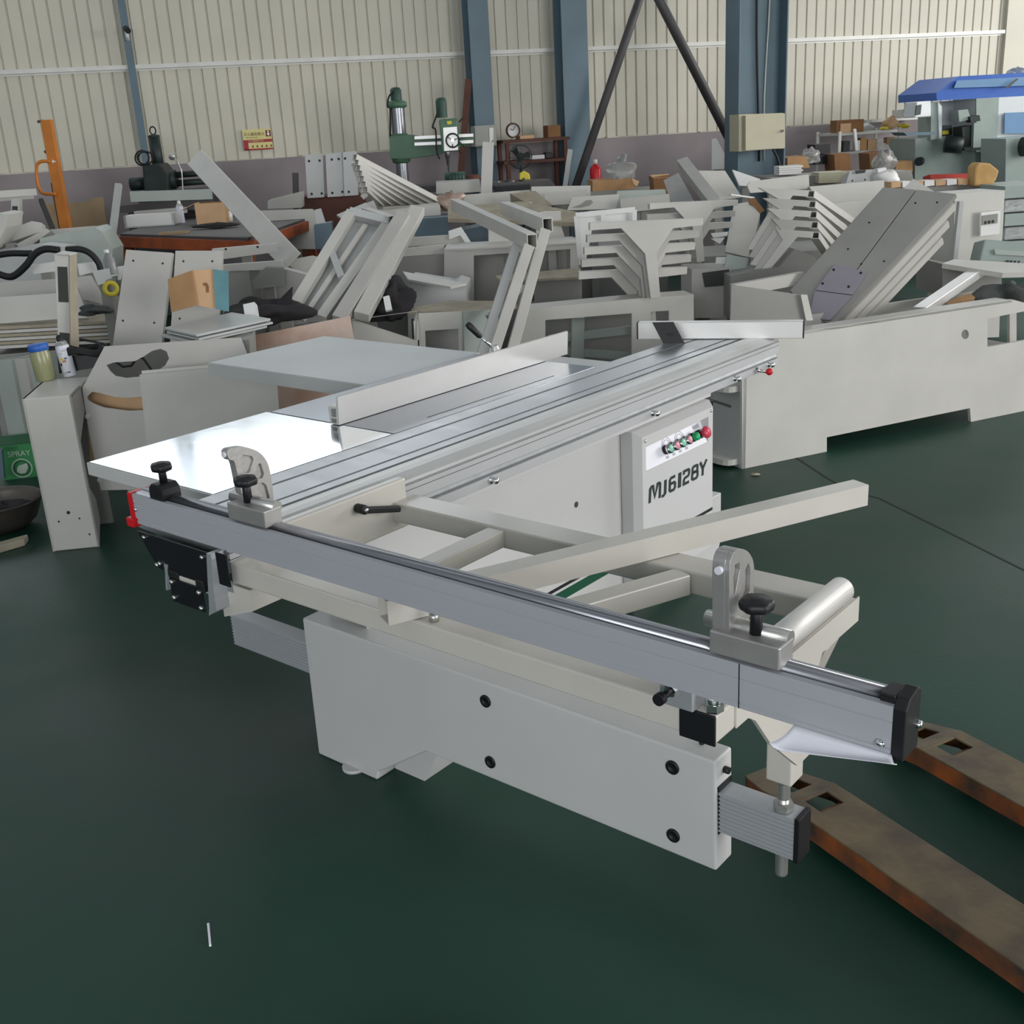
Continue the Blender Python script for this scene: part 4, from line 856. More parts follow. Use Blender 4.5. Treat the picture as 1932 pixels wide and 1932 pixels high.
# spray can with printed label
p = at_z(133, 709, HL + .001); sc2, ax = spray_can('white spray can with a coloured parrot-like print beside the jar', p, .98, 'black_plastic', -.10)
sc2['label'] = 'white spray can with a coloured print beside the blue-lidded jar'
sd = ax.cross(Vector((0, -1, 0))).normalized()
for (u_, v_, su, sv, mm) in ((-.003, .075, .009, .006, 'red_card'), (.006, .082, .010, .010, 'yellow_plastic'), (-.012, .088, .007, .005, 'blue_steel'), (.018, .062, .006, .009, 'black_plastic'), (-.012, .125, .010, .005, 'print_grey'), (.004, .112, .010, .003, 'print_grey'), (-.008, .022, .010, .004, 'print_dark'), (.012, .020, .010, .003, 'print_grey')):
    q = MB(); pts = []
    for k in range(10):
        uu = u_ + su * cos(2 * pi * k / 10); vv = v_ + sv * sin(2 * pi * k / 10); an = uu / .0316
        pts.append(p + ax * vv + sd * (-.0318 * sin(an)) + Vector((0, -.0318 * cos(an), 0)))
    q.prism(pts, (0, .0008, 0)); q.build('print', mm, sc2, world=True)
# coil of black cable and hand tool behind the spray can
p = at_y(152, 668, 5.25); q = MB(); rnd = random.Random(2)
q.sweep([p + Vector((.10 * cos(t), .05 * sin(t) , .012 * sin(3 * t) + .006 * t / 6)) for t in [k * .25 for k in range(120)]], .008, 8); q.build('cable_coil', 'black_rubber', None, 0, 'coil of black cable behind the spray can', 'cable')
dbx = thing('tool_case', 'dark open tool case behind the spray can', 'case', at_y(120, 700, 5.2))
panel('case_side', None, None, 'black_plate', [(108, 672), (188, 670), (192, 692), (112, 705)], Y=5.25, az=5, tilt=8, th=.12, parent=dbx)
panel('case_lid', None, None, 'dark_steel', [(140, 665), (197, 650), (205, 662), (150, 678)], Y=5.45, az=5, tilt=55, th=.02, parent=dbx)
# channels standing at the extreme left
for i, (x0, x1, lb) in enumerate(((-14, 19, 'grey upright channel at the extreme left edge'), (26, 46, 'second grey upright channel from the left edge'), (47, 65, 'third grey upright channel, next to the leg casing'))):
    a = at_z(x0 + 14, 905, 0); 
    pA = at_y(x0, 680 - 2 * i, 6.15 + .02 * i); pB = at_y(x1, 677 - 2 * i, 6.15 + .02 * i); bk = Vector((.22, .40, 0))
    q = MB(); q.prism([lift(pA, 0), lift(pB, 0), lift(pB + bk, 0), lift(pA + bk, 0)], (0, 0, pA.z)); q.build('upright_channel', ('part_green', 'part_grey', 'part_green')[i], None, .004, lb, 'channel', 'upright channels at the left edge')
# green spray-can carton with printing
p = at_z(8, 906, 0)
ca_ = radians(12); dg = Vector((cos(ca_), sin(ca_), 0)); bg = Vector((-sin(ca_), cos(ca_), 0)); 
gb = thing('carton', 'green carton printed SPRAY beside the metal bowl', 'carton', p); GH = at_y(8, 842, p.y).z
q = MB(); q.prism([p, p + dg * .30, p + dg * .30 + bg * .16, p + bg * .16], (0, 0, GH)); q.build('box', 'green_card', gb, world=True)
q = MB(); q.prism([p + zf(GH + .001) - dg * .05, p + zf(GH + .001) + dg * .28, p + zf(GH + .03) + dg * .27 + bg * .10, p + zf(GH + .03) - dg * .05 + bg * .10], (0, 0, .003)); q.build('flap', 'dark_card', gb, world=True)
gz = GH
text('print', 'SPRAY CAN', 'pale_card', gb, frame(dg * .045 + zf(gz * .66) - bg * .0012, dg, (0, 0, 1)), .042, .0004)
text('print', 'SPRAY', 'dark_card', gb, frame(dg * .02 + zf(gz * .86) - bg * .0012, dg, (0, 0, 1)), .03, .0004)
cc = dg * .105 + zf(gz * .30) - bg * .0012
q = MB(); q.plate([cc + dg * .055 * cos(a) + zf(.055 * sin(a)) for a in [k * pi / 14 for k in range(28)]], [[cc + dg * .049 * cos(a) + zf(.049 * sin(a)) for a in [k * pi / 14 for k in range(28)]]], bg * .0008); q.build('print_ring', 'pale_card', gb)
q = MB(); q.plate([cc + dg * .044 * cos(a) + zf(.044 * sin(a)) for a in [k * pi / 14 for k in range(28)]], [[cc + dg * .036 * cos(a) + zf(.036 * sin(a)) for a in [k * pi / 14 for k in range(28)]]], bg * .0008); q.build('print_ring', 'dark_card', gb)
q = MB(); q.prism([cc + dg * x + zf(y) for x, y in ((-.03, -.02), (-.025, .005), (-.01, .018), (.01, .02), (.035, .03), (.03, -.005), (.012, -.03), (-.01, -.032))], bg * .0006); q.build('print_badge', 'pale_card', gb)
panel('blue_packet', 'dark blue packet left of the green carton', 'packet', 'blue_steel', [(-8, 905), (8, 903), (3, 850), (-8, 848)], Y=5.8, az=5, th=.03)
# steel bowl on the floor with a dark bag in it
p = at_z(-6, 942, .15); p.z = 0; bw = thing('steel_bowl', 'large dull steel bowl on the floor at the left edge', 'bowl', p)
q = MB(); q.lathe([(0, .0), (.11, .0), (.165, .045), (.195, .12), (.203, .150), (.207, .152), (.204, .143), (.19, .11), (.155, .05), (.10, .012), (0, .012)], p, (0, 0, 1), 40); q.build('bowl_shell', 'bowl_steel', bw, world=True)
q = MB(); q.blob(p + Vector((.02, -.02, .085)), .14, .12, .05, seed=12, amp=.3); q.build('dark_bag', 'black_cloth', None, 0, 'dark plastic bag lying in the steel bowl', 'bag')
a = at_z(-6, 1046, 0); b = at_z(48, 1030, 0); q = MB(); q.prism([a, b, b + Vector((-.01, .07, 0)), a + Vector((-.02, .07, 0))], (0, 0, .035)); q.build('wood_offcut', 'worn_wood', None, .006, 'pale chamfered block of wood on the floor below the steel bowl', 'wood')
# big panel with a kidney cut-out and a slot
KD = [(775, 1310), (830, 1290), (985, 1280), (1050, 1245), (1110, 1205), (1170, 1190), (1215, 1210), (1232, 1260), (1205, 1310), (1165, 1340), (1090, 1370), (1020, 1395), (920, 1405), (840, 1390), (800, 1352)]
SLT = [(635, 1540), (670, 1505), (720, 1510), (850, 1545), (940, 1548), (1100, 1536), (1105, 1636), (940, 1643), (760, 1620), (680, 1590), (642, 1565)]
z_ = lambda L: [(x / 3.864, 350 + y / 3.864) for x, y in L]
kp, pa, na = panel('cutout_panel', 'large pale panel with a kidney-shaped hole and a curved slot', 'panel', 'part_grey', [(197, 654), (454, 637), (478, 700), (470, 920), (190, 925), (165, 800), (155, 733)], Y=5.0, az=6, tilt=2, th=.012, holes=[z_(KD), z_(SLT)], ret=True)
for v in (785, 905): 
    c_ = on_plane(166 + (v - 785) * .19, v, pa, na); q = MB(); q.cyl(c_ + na * .01, c_ - na * .005, .012, n=8); q.build('tab', 'part_light', kp, world=True)
panel('cardboard_sheet', 'brown cardboard sheet seen through the curved slot', 'cardboard', 'cardboard_light', [(162, 738), (300, 738), (300, 900), (172, 900)], Y=5.07, az=6, tilt=0, th=.01, prop=True)
panel('backing_sheet', 'grey sheet standing behind the kidney-shaped hole', 'sheet', 'part_shadow', [(190, 668), (330, 655), (330, 850), (190, 850)], Y=5.62, az=6, th=.01, prop=True)
q = MB(); q.sweep([at_y(x, y, 5.3) for x, y in ((150, 640), (175, 644), (200, 650), (215, 680), (232, 692), (248, 690), (258, 675), (270, 676), (283, 694), (300, 720))], .006, 8); q.build('black_cable', 'black_rubber', None, 0, 'thin black cable hanging behind the kidney-shaped hole', 'cable')
# two thin panels in front of it
fp_, pa, na = panel('flat_panel', 'plain pale panel leaning before the one with the kidney-shaped hole', 'panel', 'part_grey', [(263, 707), (437, 692), (520, 686), (530, 830), (430, 900), (284, 905)], Y=4.82, az=7, tilt=3, th=.012, ret=True)
panel('flat_panel', 'second thin panel, its white edge just above the plain one', 'panel', 'part_light', [(267, 700), (437, 685), (520, 678), (525, 820), (430, 890), (284, 895)], Y=4.86, az=7, tilt=3, th=.012)
panel('cream_sheet', 'narrow cream sheet standing left of the copper sheet', 'sheet', 'part_light', [(440, 640), (470, 637), (484, 760), (445, 760)], Y=5.5, az=4, th=.02, prop=True)
# three thin sheets on top
for i, lb in enumerate(('lowest of three thin white sheets on the cut-out panel', 'middle of three thin white sheets on the cut-out panel', 'top one of three thin white sheets on the cut-out panel')):
    j = 2 - i; zz = .835 + .0165 * i
    q = MB(); P4 = [at_z(x, y, .879) + Vector((.010 * j * (1 if i else -1), -.004 * j, zz - .868)) for x, y in ((310, 622), (371, 636), (511, 605), (438, 593))]
    q.prism(P4, (0, 0, .011)); q.build('thin_sheet', 'part_cool', None, .002, lb, 'sheet', 'thin sheets on the cut-out panel')
panel('support_block', 'grey block carrying the thin white sheets', 'block', 'part_shadow', [(330, 660), (470, 640), (480, 800), (340, 800)], Y=5.12, az=6, th=.30, prop=True)
# panels with bolt holes
pn, pa, na = panel('drilled_panel', 'left tall pale panel with four small holes', 'panel', 'part_grey', [(238, 471), (325, 477), (300, 690), (206, 698)], Y=6.0, az=3, tilt=14, th=.045, ret=True, prop=True)
dots(pn, pa, na, ((251.5, 492), (307, 497), (232, 605), (291, 609)), .006)
pn, pa, na = panel('drilled_panel', 'right tall pale panel with four small holes, partly under cardboard', 'panel', 'part_grey', [(331, 473), (419, 473), (412, 690), (318, 695)], Y=6.05, az=3, tilt=12, th=.045, ret=True, prop=True)
dots(pn, pa, na, ((346, 493), (400.5, 493), (339, 601), (396, 602)), .006)
# folded cardboard over the right panel
cf_ = thing('folded_cardboard', 'folded brown cardboard with a teal strip over the drilled panel', 'cardboard', at_y(372, 580, 5.72))
panel('left_leaf', None, None, 'cardboard', [(316, 527), (362, 510), (372, 576), (323, 589)], Y=5.72, az=-18, tilt=8, th=.005, parent=cf_)
panel('right_leaf', None, None, 'cardboard_light', [(362, 510), (402, 508), (407, 583), (372, 576)], Y=5.70, az=8, tilt=8, th=.005, parent=cf_)
panel('teal_strip', None, None, 'teal_card', [(402, 508), (431, 512), (432, 588), (407, 583)], Y=5.70, az=8, tilt=8, th=.005, parent=cf_)
panel('hand_hole', None, None, 'cardboard_dark', [(383, 534), (390, 533), (394, 540), (394, 552), (389, 552), (388, 540), (383, 538)], Y=5.695, az=8, tilt=8, th=.001, parent=cf_)
# hollow post with cut-outs
ps, pa, na = panel('hollow_post', 'tall white hollow post with dark rectangular cut-outs', 'post', 'part_light', [(103, 479), (131, 480), (134, 700), (112, 700)], Y=5.55, az=3, tilt=2, th=.008, holes=[[(107, 503), (127, 503.5), (130, 571), (109.5, 570)], [(111.5, 627), (132.5, 629), (133, 690), (112.5, 690)]], ret=True)
panel('side_wall', None, None, 'worn_wood', [(131, 480), (145, 476), (150, 695), (134, 700)], Y=5.55, az=50, th=.008, parent=ps)
panel('back_wall', None, None, 'inside_dark', [(108, 480), (143, 478), (148, 695), (114, 698)], Y=5.72, az=3, tilt=2, th=.008, parent=ps)
panel('cap', None, None, 'part_light', [(103, 479), (131, 480), (145, 476), (120, 473)], Y=5.55, az=3, tilt=80, th=.006, parent=ps)
# dusty plates stacked at the left
for i in range(6):
    q = MB(); y0 = 612 + 7.2 * i; P4 = [at_y(-30, y0 + 6, 6.25), at_y(215, y0 - 7, 6.35)]; bk = Vector((0, .5, 0)); th_ = .017
    q.prism([P4[0], P4[1], P4[1] + bk, P4[0] + bk], (0, 0, -th_)); q.build('dusty_plate', ('worn_wood', 'part_light')[i % 2], None, 0, ('top', 'second', 'third', 'fourth', 'fifth', 'lowest')[i] + ' dusty plate of the stack behind the jar' , 'plate', 'dusty plates at the left')
q = MB(); a = at_y(-30, 660, 6.27); b = at_y(215, 648, 6.37); q.prism([lift(a, 0), lift(b, 0), lift(b, 0) + Vector((0, .5, 0)), lift(a, 0) + Vector((0, .5, 0))], (0, 0, min(a.z, b.z) - .012)); q.build('plate_stand', 'part_shadow', None, 0, 'grey stand under the stack of dusty plates', 'stand')
panel('long_sheet', 'long pale panel lying on the dusty plates at the left', 'panel', 'part_light', [(-20, 612), (110, 602), (165, 600), (145, 540), (110, 553), (-20, 562)], Y=6.3, az=2, tilt=30, th=.03)
panel('pale_strip', 'pale strip panel above the long panel at the left', 'panel', 'part_grey', [(-20, 562), (110, 553), (200, 575), (170, 520), (110, 526), (-20, 534)], Y=6.75, az=2, tilt=12, th=.03)
q = MB(); q.blob(anchor((178, 586), 6.25), .085, .06, .025, seed=21, amp=.5); q.build('gloves', 'grey_cloth', None, 0, 'pair of grey work gloves on the dusty plates', 'gloves')
p = anchor((209, 545), 6.3); q = MB(); q.lathe([(.022, 0), (.043, .004), (.045, .014), (.043, .024), (.022, .028), (.020, .014), (.022, 0)], p, Vector((.4, -1, .2)), 20); q.build('tape_roll', 'yellow_plastic', None, 0, 'yellow roll of tape beside the drilled panel', 'tape roll')
p = anchor((213, 520), 6.4); bt_ = thing('plastic_bottle', 'small clear bottle standing behind the drilled panel', 'bottle', p)
q = MB(); q.lathe([(0, 0), (.030, 0), (.032, .01), (.032, .09), (.018, .115), (.012, .12), (.012, .13)], p, (-.1, 0, 1), 16); q.build('bottle_body', 'film', bt_, world=True)
q = MB(); q.lathe([(.014, .128), (.014, .145), (0, .146)], p, (-.1, 0, 1), 12); q.build('bottle_cap', 'white_plastic', bt_, world=True)
panel('white_card', 'bent white card beside the clear bottle', 'card', 'white_plastic', [(174, 512), (206, 506), (210, 525), (200, 528), (197, 535), (185, 538)], Y=6.3, az=5, tilt=10, th=.004, prop=True)
panel('white_card', 'white card right of the clear bottle', 'card', 'white_plastic', [(221, 503), (236, 501), (228, 528), (222, 528)], Y=6.42, az=5, tilt=10, th=.004, prop=True)
# heap of bars and frames farther left
panel('white_plate', 'white plate hanging below the black hoses', 'plate', 'white_plastic', [(59, 500), (104, 494), (105, 512), (63, 517)], Y=7.2, az=3, th=.02, prop=True)
panel('white_plate', 'white plate right of the hollow post', 'plate', 'white_plastic', [(146, 498), (182, 494), (184, 512), (150, 520)], Y=7.2, az=3, th=.02, prop=True)
def hose(lbl, L, Y, r): q = MB(); q.sweep([at_y(x, y, Y) for x, y in L], r, 8); q.build('hose', 'black_rubber', None, 0, lbl, 'hose')
def spl(L, n=6):
    out = []
    for i in range(len(L) - 1):
        p0_, p1, p2, p3 = (Vector(L[max(i - 1, 0)]), Vector(L[i]), Vector(L[i + 1]), Vector(L[min(i + 2, len(L) - 1)]))
        for k in range(n):
            t = k / n; out.append(tuple(.5 * ((2 * p1) + (-p0_ + p2) * t + (2 * p0_ - 5 * p1 + 4 * p2 - p3) * t * t + (-p0_ + 3 * p1 - 3 * p2 + p3) * t ** 3)))
    return out + [L[-1]]
hose('thick black hose looping at the far left', spl([(-10, 482), (20, 478), (45, 478), (60, 478)]), 7.1, .02)
hose('black hose curving down behind the hollow post', spl([(-8, 515), (15, 522), (30, 518), (50, 500), (65, 480), (85, 470), (112, 472)]), 7.05, .022)
hose('black hose arching right of the hollow post', spl([(125, 471), (150, 470), (170, 478), (185, 495), (190, 510)]), 7.15, .02)
for i, (lb, pts, Y, az, tl, m) in enumerate((
    ('pale block with a sloped top in the left background', [(75, 450), (180, 429), (192, 437), (212, 470), (212, 540), (75, 540)], 8.0, 3, 0, 'part_green'),
    ('long pale channel lying on the left heap', [(-20, 447), (60, 417), (78, 420), (80, 436), (-20, 470)], 8.3, 3, 20, 'part_light'),
    ('pale channel slanting over the left heap', [(30, 461), (88, 431), (95, 436), (45, 474)], 8.1, 6, 20, 'part_grey'),
    ('pale plate in the far left heap', [(93, 433), (180, 426), (191, 436), (110, 448)], 8.6, 3, 40, 'part_light'),
    ('grey box behind the hoses at the far left', [(-20, 478), (75, 462), (120, 465), (120, 540), (-20, 545)], 7.7, 3, 0, 'part_cool'),
    ('upright pale rail at the extreme left', [(-20, 405), (-2, 402), (16, 405), (10, 430), (-10, 470), (-20, 470)], 7.9, 3, 0, 'part_light'))):
    panel('heap_part', lb, 'machine part', m, pts, Y=Y, az=az, tilt=tl, th=.08 if tl else .3, prop=True)
bar('shelf_rail', 'white rail across the far left background', 'rail', 'part_light', (-10, 367), 9.0, (69, 362), 9.1, .06, .05)
bar('shelf_rail', 'lower white rail across the far left background', 'rail', 'part_grey', (-10, 376), 9.02, (64, 370), 9.1, .05, .035)
ub_, pa, na = panel('slotted_block', 'small white block with a dark slot under the white rails', 'block', 'part_light', [(21, 376), (37, 376), (37, 429), (20, 430)], Y=8.9, az=2, th=.06, ret=True)
panel('slot', None, None, 'inside_dark', [(23, 389), (33, 389), (32, 420), (23, 420)], Y=8.895, az=2, th=.003, parent=ub_)
bar('heap_column', 'pale column carrying the white rails at the far left', 'column', 'part_green', (28, 432), 8.95, (34, 560), 8.95, .2, .2, up=(0, 1, 0))
# orange stacker mast
mt_ = thing('stacker_mast', 'orange lifting mast with a bent handle at the far left', 'lifting mast', Vector((at_y(125, 431, 9.6).x, 9.6, 0)))
a = at_y(88, 226, 9.6); b = at_y(125, 431, 9.6); dn = (b - a).normalized(); b2 = b + dn * (b.z / -dn.z)
q = MB(); q.beam(a, b2, .085, .06, up=(0, 1, 0)); q.build('mast', 'orange_paint', mt_, .004, world=True)
q = MB(); q.sweep([at_y(x, y, 9.55) for x, y in spl([(95, 305), (80, 304), (71, 309), (69, 320), (70, 340), (74, 356), (82, 365), (106, 366)], 4)], .014, 8); q.build('handle', 'orange_paint', mt_, world=True)
q = MB(); q.beam(at_y(81, 228, 9.6), at_y(71, 230, 9.6), .02, .02); q.build('hook', 'dark_steel', mt_, world=True)
q = MB(); q.beam(at_y(90, 285, 9.6), at_y(84, 287, 9.6), .02, .02); q.build('hook', 'dark_steel', mt_, world=True)
q = MB(); q.prism([at_y(x, y, 9.565) for x, y in ((98, 301), (106, 305), (98, 308))], (0, .004, 0)); q.build('sticker', 'white_plastic', mt_, world=True)
bar('chain_guard', None, None, 'dark_steel', (100, 345), 9.66, (117, 440), 9.66, .03, .03, parent=mt_)
bar('dark_rod', 'dark rod leaning left of the orange mast', 'rod', 'dark_steel', (77, 377), 9.8, (101, 436), 9.6, .035, .035)
panel('brown_board', 'brown-grey board standing against the low wall behind the orange mast', 'board', 'plank', [(85, 384), (165, 381), (172, 375), (194, 371), (204, 440), (206, 545), (110, 545)], Y=10.8, az=10, tilt=4, th=.03)
bar('thin_bar', 'thin white bar leaning left of the orange table', 'bar', 'part_cool', (224, 348), 9.6, (205, 500), 9.2, .05, .04, up=(0, 1, 0))

# ================================================================== along the far wall
# fire extinguisher sign
st_ = wl(-2.685, .03, 1.83); sgn = thing('wall_sign', 'yellow and red fire extinguisher sign on the cladding', 'sign', wl(-2.54, .03, 1.62))
SW, SH = .298, .207
def sg(x, y, t=.0): return wl(-2.685 + x * SW, .03 + t, 1.623 + y * SH)
def srect(nm, m, x0, x1, y0, y1, t): q = MB(); q.prism([sg(x0, y0, 0 if t == 0 else t - .0015), sg(x1, y0, 0 if t == 0 else t - .0015), sg(x1, y1, 0 if t == 0 else t - .0015), sg(x0, y1, 0 if t == 0 else t - .0015)], WN * (.004 if t == 0 else .0015)); return q.build(nm, m, sgn, world=True)
srect('sign_board', 'sign_yellow', 0, 1, 0, 1, 0)
srect('red_band', 'sign_red', 0, 1, .36, .50, .0055); srect('red_band', 'sign_red', 0, 1, 0, .07, .0055); srect('red_block', 'sign_red', 0, .16, .0, .36, .0055)
srect('arrow_block', 'sign_dark', .80, .98, .62, .92, .0055)
q = MB(); q.prism([sg(x, y, .0056) for x, y in ((.865, .90), (.915, .90), (.915, .76), (.955, .76), (.89, .64), (.825, .76), (.865, .76))], WN * .0015); q.build('arrow', 'white_plastic', sgn, world=True)
def stext(body, m, x, y, size, t=.0056): return text('sign_text', body, m, sgn, frame(sg(x, y, t) - Vector(sgn.location), WD, (0, 0, 1)), size, .0004)
stext('灭火器放置点', 'sign_dark', .03, .70, .036); stext('FIRE EXTINGUISHER', 'sign_dark', .10, .58, .014)
stext('灭火器使用方法', 'sign_yellow', .18, .40, .022, .0072)
for i in range(5): srect('pictogram', 'sign_dark', .28 + .16 * i, .33 + .16 * i, .12, .22, .0057)

# radial drill
RY = 11.5
rd = thing('radial_drill', 'green radial drilling machine with a round column by the far wall', 'drill', Vector((at_y(755, 260, RY).x, RY, 0)))
def ry(x, y, Y=RY): return at_y(x, y, Y)
cx = lambda y: 754 + (y - 250) * .068
def vcol(nm, m, prof, n=24):   # prof: (half width px, y px)
    base = ry(cx(330), 330); q = MB(); x_, y_ = base.x, RY
    q.lathe([(w * RY / 2120.0, ry(cx(y), y).z) for w, y in prof], (x_, y_, 0), (0, 0, 1), n); return q.build(nm, m, rd, world=True)
vcol('base_column', 'steel_rod', [(11, 520), (11, 306)]); vcol('base', 'drill_green', [(0, 500), (40, 500), (40, 520)]); 
vcol('column_sleeve', 'drill_green', [(11, 308), (16, 306), (17, 300), (17, 256), (15, 252), (13, 252)])
vcol('column', 'steel_rod', [(13, 253), (13, 203)]); vcol('column_cap', 'drill_green', [(14, 204), (18, 202), (18, 194), (13, 190), (9, 189)])
vcol('top_motor', 'drill_green_dark', [(10, 190), (10, 170), (7, 165), (0, 164)], 16)
a_m = ry(775, 268); arm = MB(); arm.prism([ry(x, y, RY - .10) for x, y in ((735, 257), (772, 254), (835, 262), (893, 258), (893, 270), (866, 278), (830, 292), (770, 300), (736, 300))], (0, .2, 0)); arm.build('arm', 'drill_green', rd, .006, world=True)
for y0, y1 in ((256, 262), (268, 274)): 
    q = MB(); q.prism([ry(782, y0 + 1, RY - .14), ry(893, y0 - 4, RY - .14), ry(893, y1 - 4, RY - .14), ry(782, y1 + 1, RY - .14)], (0, .05, 0)); q.build('slideway', 'alu_bright', rd, world=True)
q = MB(); q.prism([ry(x, y, RY - .34) for x, y in ((828, 226), (862, 222), (866, 284), (834, 288))], (0, .26, 0)); hd = q.build('drill_head', 'drill_green', rd, .01, world=True)
q = MB(); q.prism([ry(x, y, RY - .36) for x, y in ((836, 241), (862, 239), (864, 283), (838, 285))], (0, .02, 0)); q.build('face_plate', 'alu_bright', rd, world=True)
q = MB(); q.prism([ry(x, y, RY - .355) for x, y in ((843, 229), (852, 228), (852, 234), (844, 235))], (0, .02, 0)); q.build('display', 'yellow_plastic', rd, world=True)
c0 = ry(834, 222, RY - .2); q = MB(); q.lathe([(.052, 0), (.052, .14), (.046, .17), (.035, .18), (0, .185)], c0, (0, 0, 1), 16); q.build('head_motor', 'drill_green_dark', rd, world=True)
c0 = ry(854, 265, RY - .40); q = MB(); R_ = .062
q.sweep([c0 + Vector((R_ * cos(t), 0, R_ * sin(t))) for t in [k * 2 * pi / 24 for k in range(25)]], .008, 8); q.build('handwheel_rim', 'dark_machine', rd, world=True)
for k in range(3):
    q = MB(); an = k * 2 * pi / 3 + .4; q.cyl(c0, c0 + Vector((R_ * cos(an), 0, R_ * sin(an))), .006, n=8); q.build('handwheel_spoke', 'chrome', rd, world=True)
q = MB(); q.cyl(c0 + Vector((0, .06, 0)), c0 - Vector((0, .01, 0)), .014, n=10); q.build('handwheel_hub', 'chrome', rd, world=True)
q = MB(); q.lathe([(.026, 0), (.026, -.05), (.016, -.06), (.016, -.11), (.007, -.12), (.006, -.19), (0, -.20)], ry(844, 287, RY - .25), (0, 0, 1), 12); q.build('spindle', 'steel_rod', rd, world=True)
for (x0, y0, x1, y1) in ((866, 230, 876, 220), (866, 268, 878, 278), (864, 282, 872, 290)):
    q = MB(); q.cyl(ry(x0, y0, RY - .3), ry(x1, y1, RY - .34), .006, n=8); q.build('lever', 'dark_machine', rd, world=True)
q = MB(); q.sweep([ry(x, y, RY - .05) for x, y in spl([(744, 172), (734, 182), (731, 200), (736, 205), (736, 260)], 5)], .009, 8); q.build('motor_cable', 'black_rubber', rd, world=True)
q = MB(); q.sweep([ry(x, y, RY - .3) for x, y in spl([(828, 205), (821, 225), (816, 240), (822, 246), (824, 285), (830, 300)], 5)], .008, 8); q.build('head_cable', 'black_rubber', rd, world=True)

# heavy dark machine with an upright cylinder
dm = thing('vertical_press', 'dark oily machine with an upright cylinder and lifting ring', 'machine', Vector((at_y(290, 360, 11.15).x, 11.15, 0)))
DY = 11.15
a, b = at_y(290, 258, DY), at_y(301, 326, DY); q = MB(); q.cyl(b, a, .055, n=18); q.lathe([(.055, 0), (.058, .01), (.03, .02), (0, .022)], a, (a - b), 18); q.build('cylinder', 'dark_machine', dm, world=True)
q = MB(); c0 = a + Vector((0, 0, .055)); q.sweep([c0 + Vector((.028 * cos(t), 0, .035 * sin(t))) for t in [k * 2 * pi / 16 for k in range(17)]], .007, 8); q.build('lifting_ring', 'dark_machine', dm, world=True)
q = MB(); q.prism([at_y(x, y, DY - .15) for x, y in ((268, 312), (300, 308), (318, 330), (318, 362), (272, 364))], (0, .3, 0)); q.build('body', 'dark_machine', dm, .015, world=True)
q = MB(); q.cyl(at_y(247, 348, DY), at_y(275, 346, DY), .06, n=16); q.build('motor', 'dark_machine', dm, world=True)
q = MB(); q.cyl(at_y(312, 340, DY), at_y(333, 338, DY), .085, n=18); q.build('chuck', 'dark_machine', dm, world=True)
for y0 in (330, 346): q = MB(); q.cyl(at_y(333, y0, DY), at_y(390, y0 - 4, DY), .03, n=12); q.build('shaft', 'dark_machine', dm, world=True)
q = MB(); q.prism([at_y(x, y, DY - .2) for x, y in ((262, 364), (395, 355), (395, 500), (262, 500))], (0, .4, 0)); q.build('stand', 'dark_steel', dm, world=True)
for k, (rx, ry_) in enumerate(((13, 14), (10, 12), (15, 12))):
    q = MB(); q.sweep([at_y(268 + rx * cos(t) + 3 * k, 298 + ry_ * sin(t), DY - .1 - .02 * k) for t in [j * 2 * pi / 20 for j in range(21)]], .008, 8); q.build('hose_loop', 'black_rubber', dm, world=True)
lm = thing('work_lamp', 'small round work lamp on a bent stem beside the dark machine', 'lamp', at_y(346, 372, 10.7))
c0 = at_y(324, 296, 10.7); q = MB(); q.lathe([(0, .01), (.028, .008), (.033, -.004), (.018, -.03), (0, -.034)], c0, (-.4, -1, -.2), 16); q.build('lamp_head', 'zinc', lm, world=True)
q = MB(); q.sweep([at_y(x, y, 10.7) for x, y in spl([(326, 298), (334, 303), (338, 312), (343, 326), (345, 364)], 5)], .006, 8); q.build('stem', 'zinc', lm, world=True)
bar('bench_rail', 'pale rail lying in front of the dark machine', 'rail', 'part_green', (247, 371), 10.65, (400, 366), 10.75, .08, .09)
bn = panel('low_bench', 'dark low bench behind the orange table', 'bench', 'dark_steel', [(225, 389), (345, 377), (400, 380), (400, 395), (225, 402)], Y=10.7, az=3, th=.15)
for x in (250, 335): bar('leg', None, None, 'dark_steel', (x, 398), 10.78, (x + 6, 520), 10.78, .06, .06, up=(0, 1, 0), parent=bn)
bar('coolant_pipe', 'grey trough below the dark machine', 'trough', 'part_grey', (255, 404), 10.5, (352, 396), 10.55, .08, .05)

# binder-like white panels on a dark stand
db_ = panel('dark_stand', 'dark brown stand under the white panels by the wall', 'stand', 'rust_brown', [(566, 372), (690, 366), (700, 520), (570, 520)], Y=11.0, az=8, th=.4)
for lb, pts, ds in (('left white panel with four holes by the wall', [(575, 292), (609, 290), (612, 372), (580, 374)], ((583, 304), (603, 303), (588, 366), (607, 365))), ('middle white panel with four holes by the wall', [(614, 290), (647, 287), (650, 370), (618, 372)], ((626, 301), (639, 300), (627, 364), (646, 362))), ('right white panel with two holes by the wall', [(647, 287), (673, 285), (676, 368), (650, 370)], ((651, 299), (658, 362)))):
    pn, pa, na = panel('white_cover', lb, 'panel', 'part_cool', pts, Y=10.9, az=8, th=.05, ret=True, group='white panels on the dark stand'); dots(pn, pa, na, ds, .012)
panel('sloped_box', 'grey box with a sloping lid left of the white panels', 'box', 'part_grey', [(505, 379), (568, 363), (569, 392), (505, 394), (506, 520), (505, 394)][:4] + [(569, 500), (505, 500)][:0], Y=10.4, az=4, th=.3)
bar('steel_prop', 'dark leg standing left of the white panels', 'leg', 'dark_steel', (557, 326), 11.0, (562, 500), 11.0, .05, .05, up=(0, 1, 0))
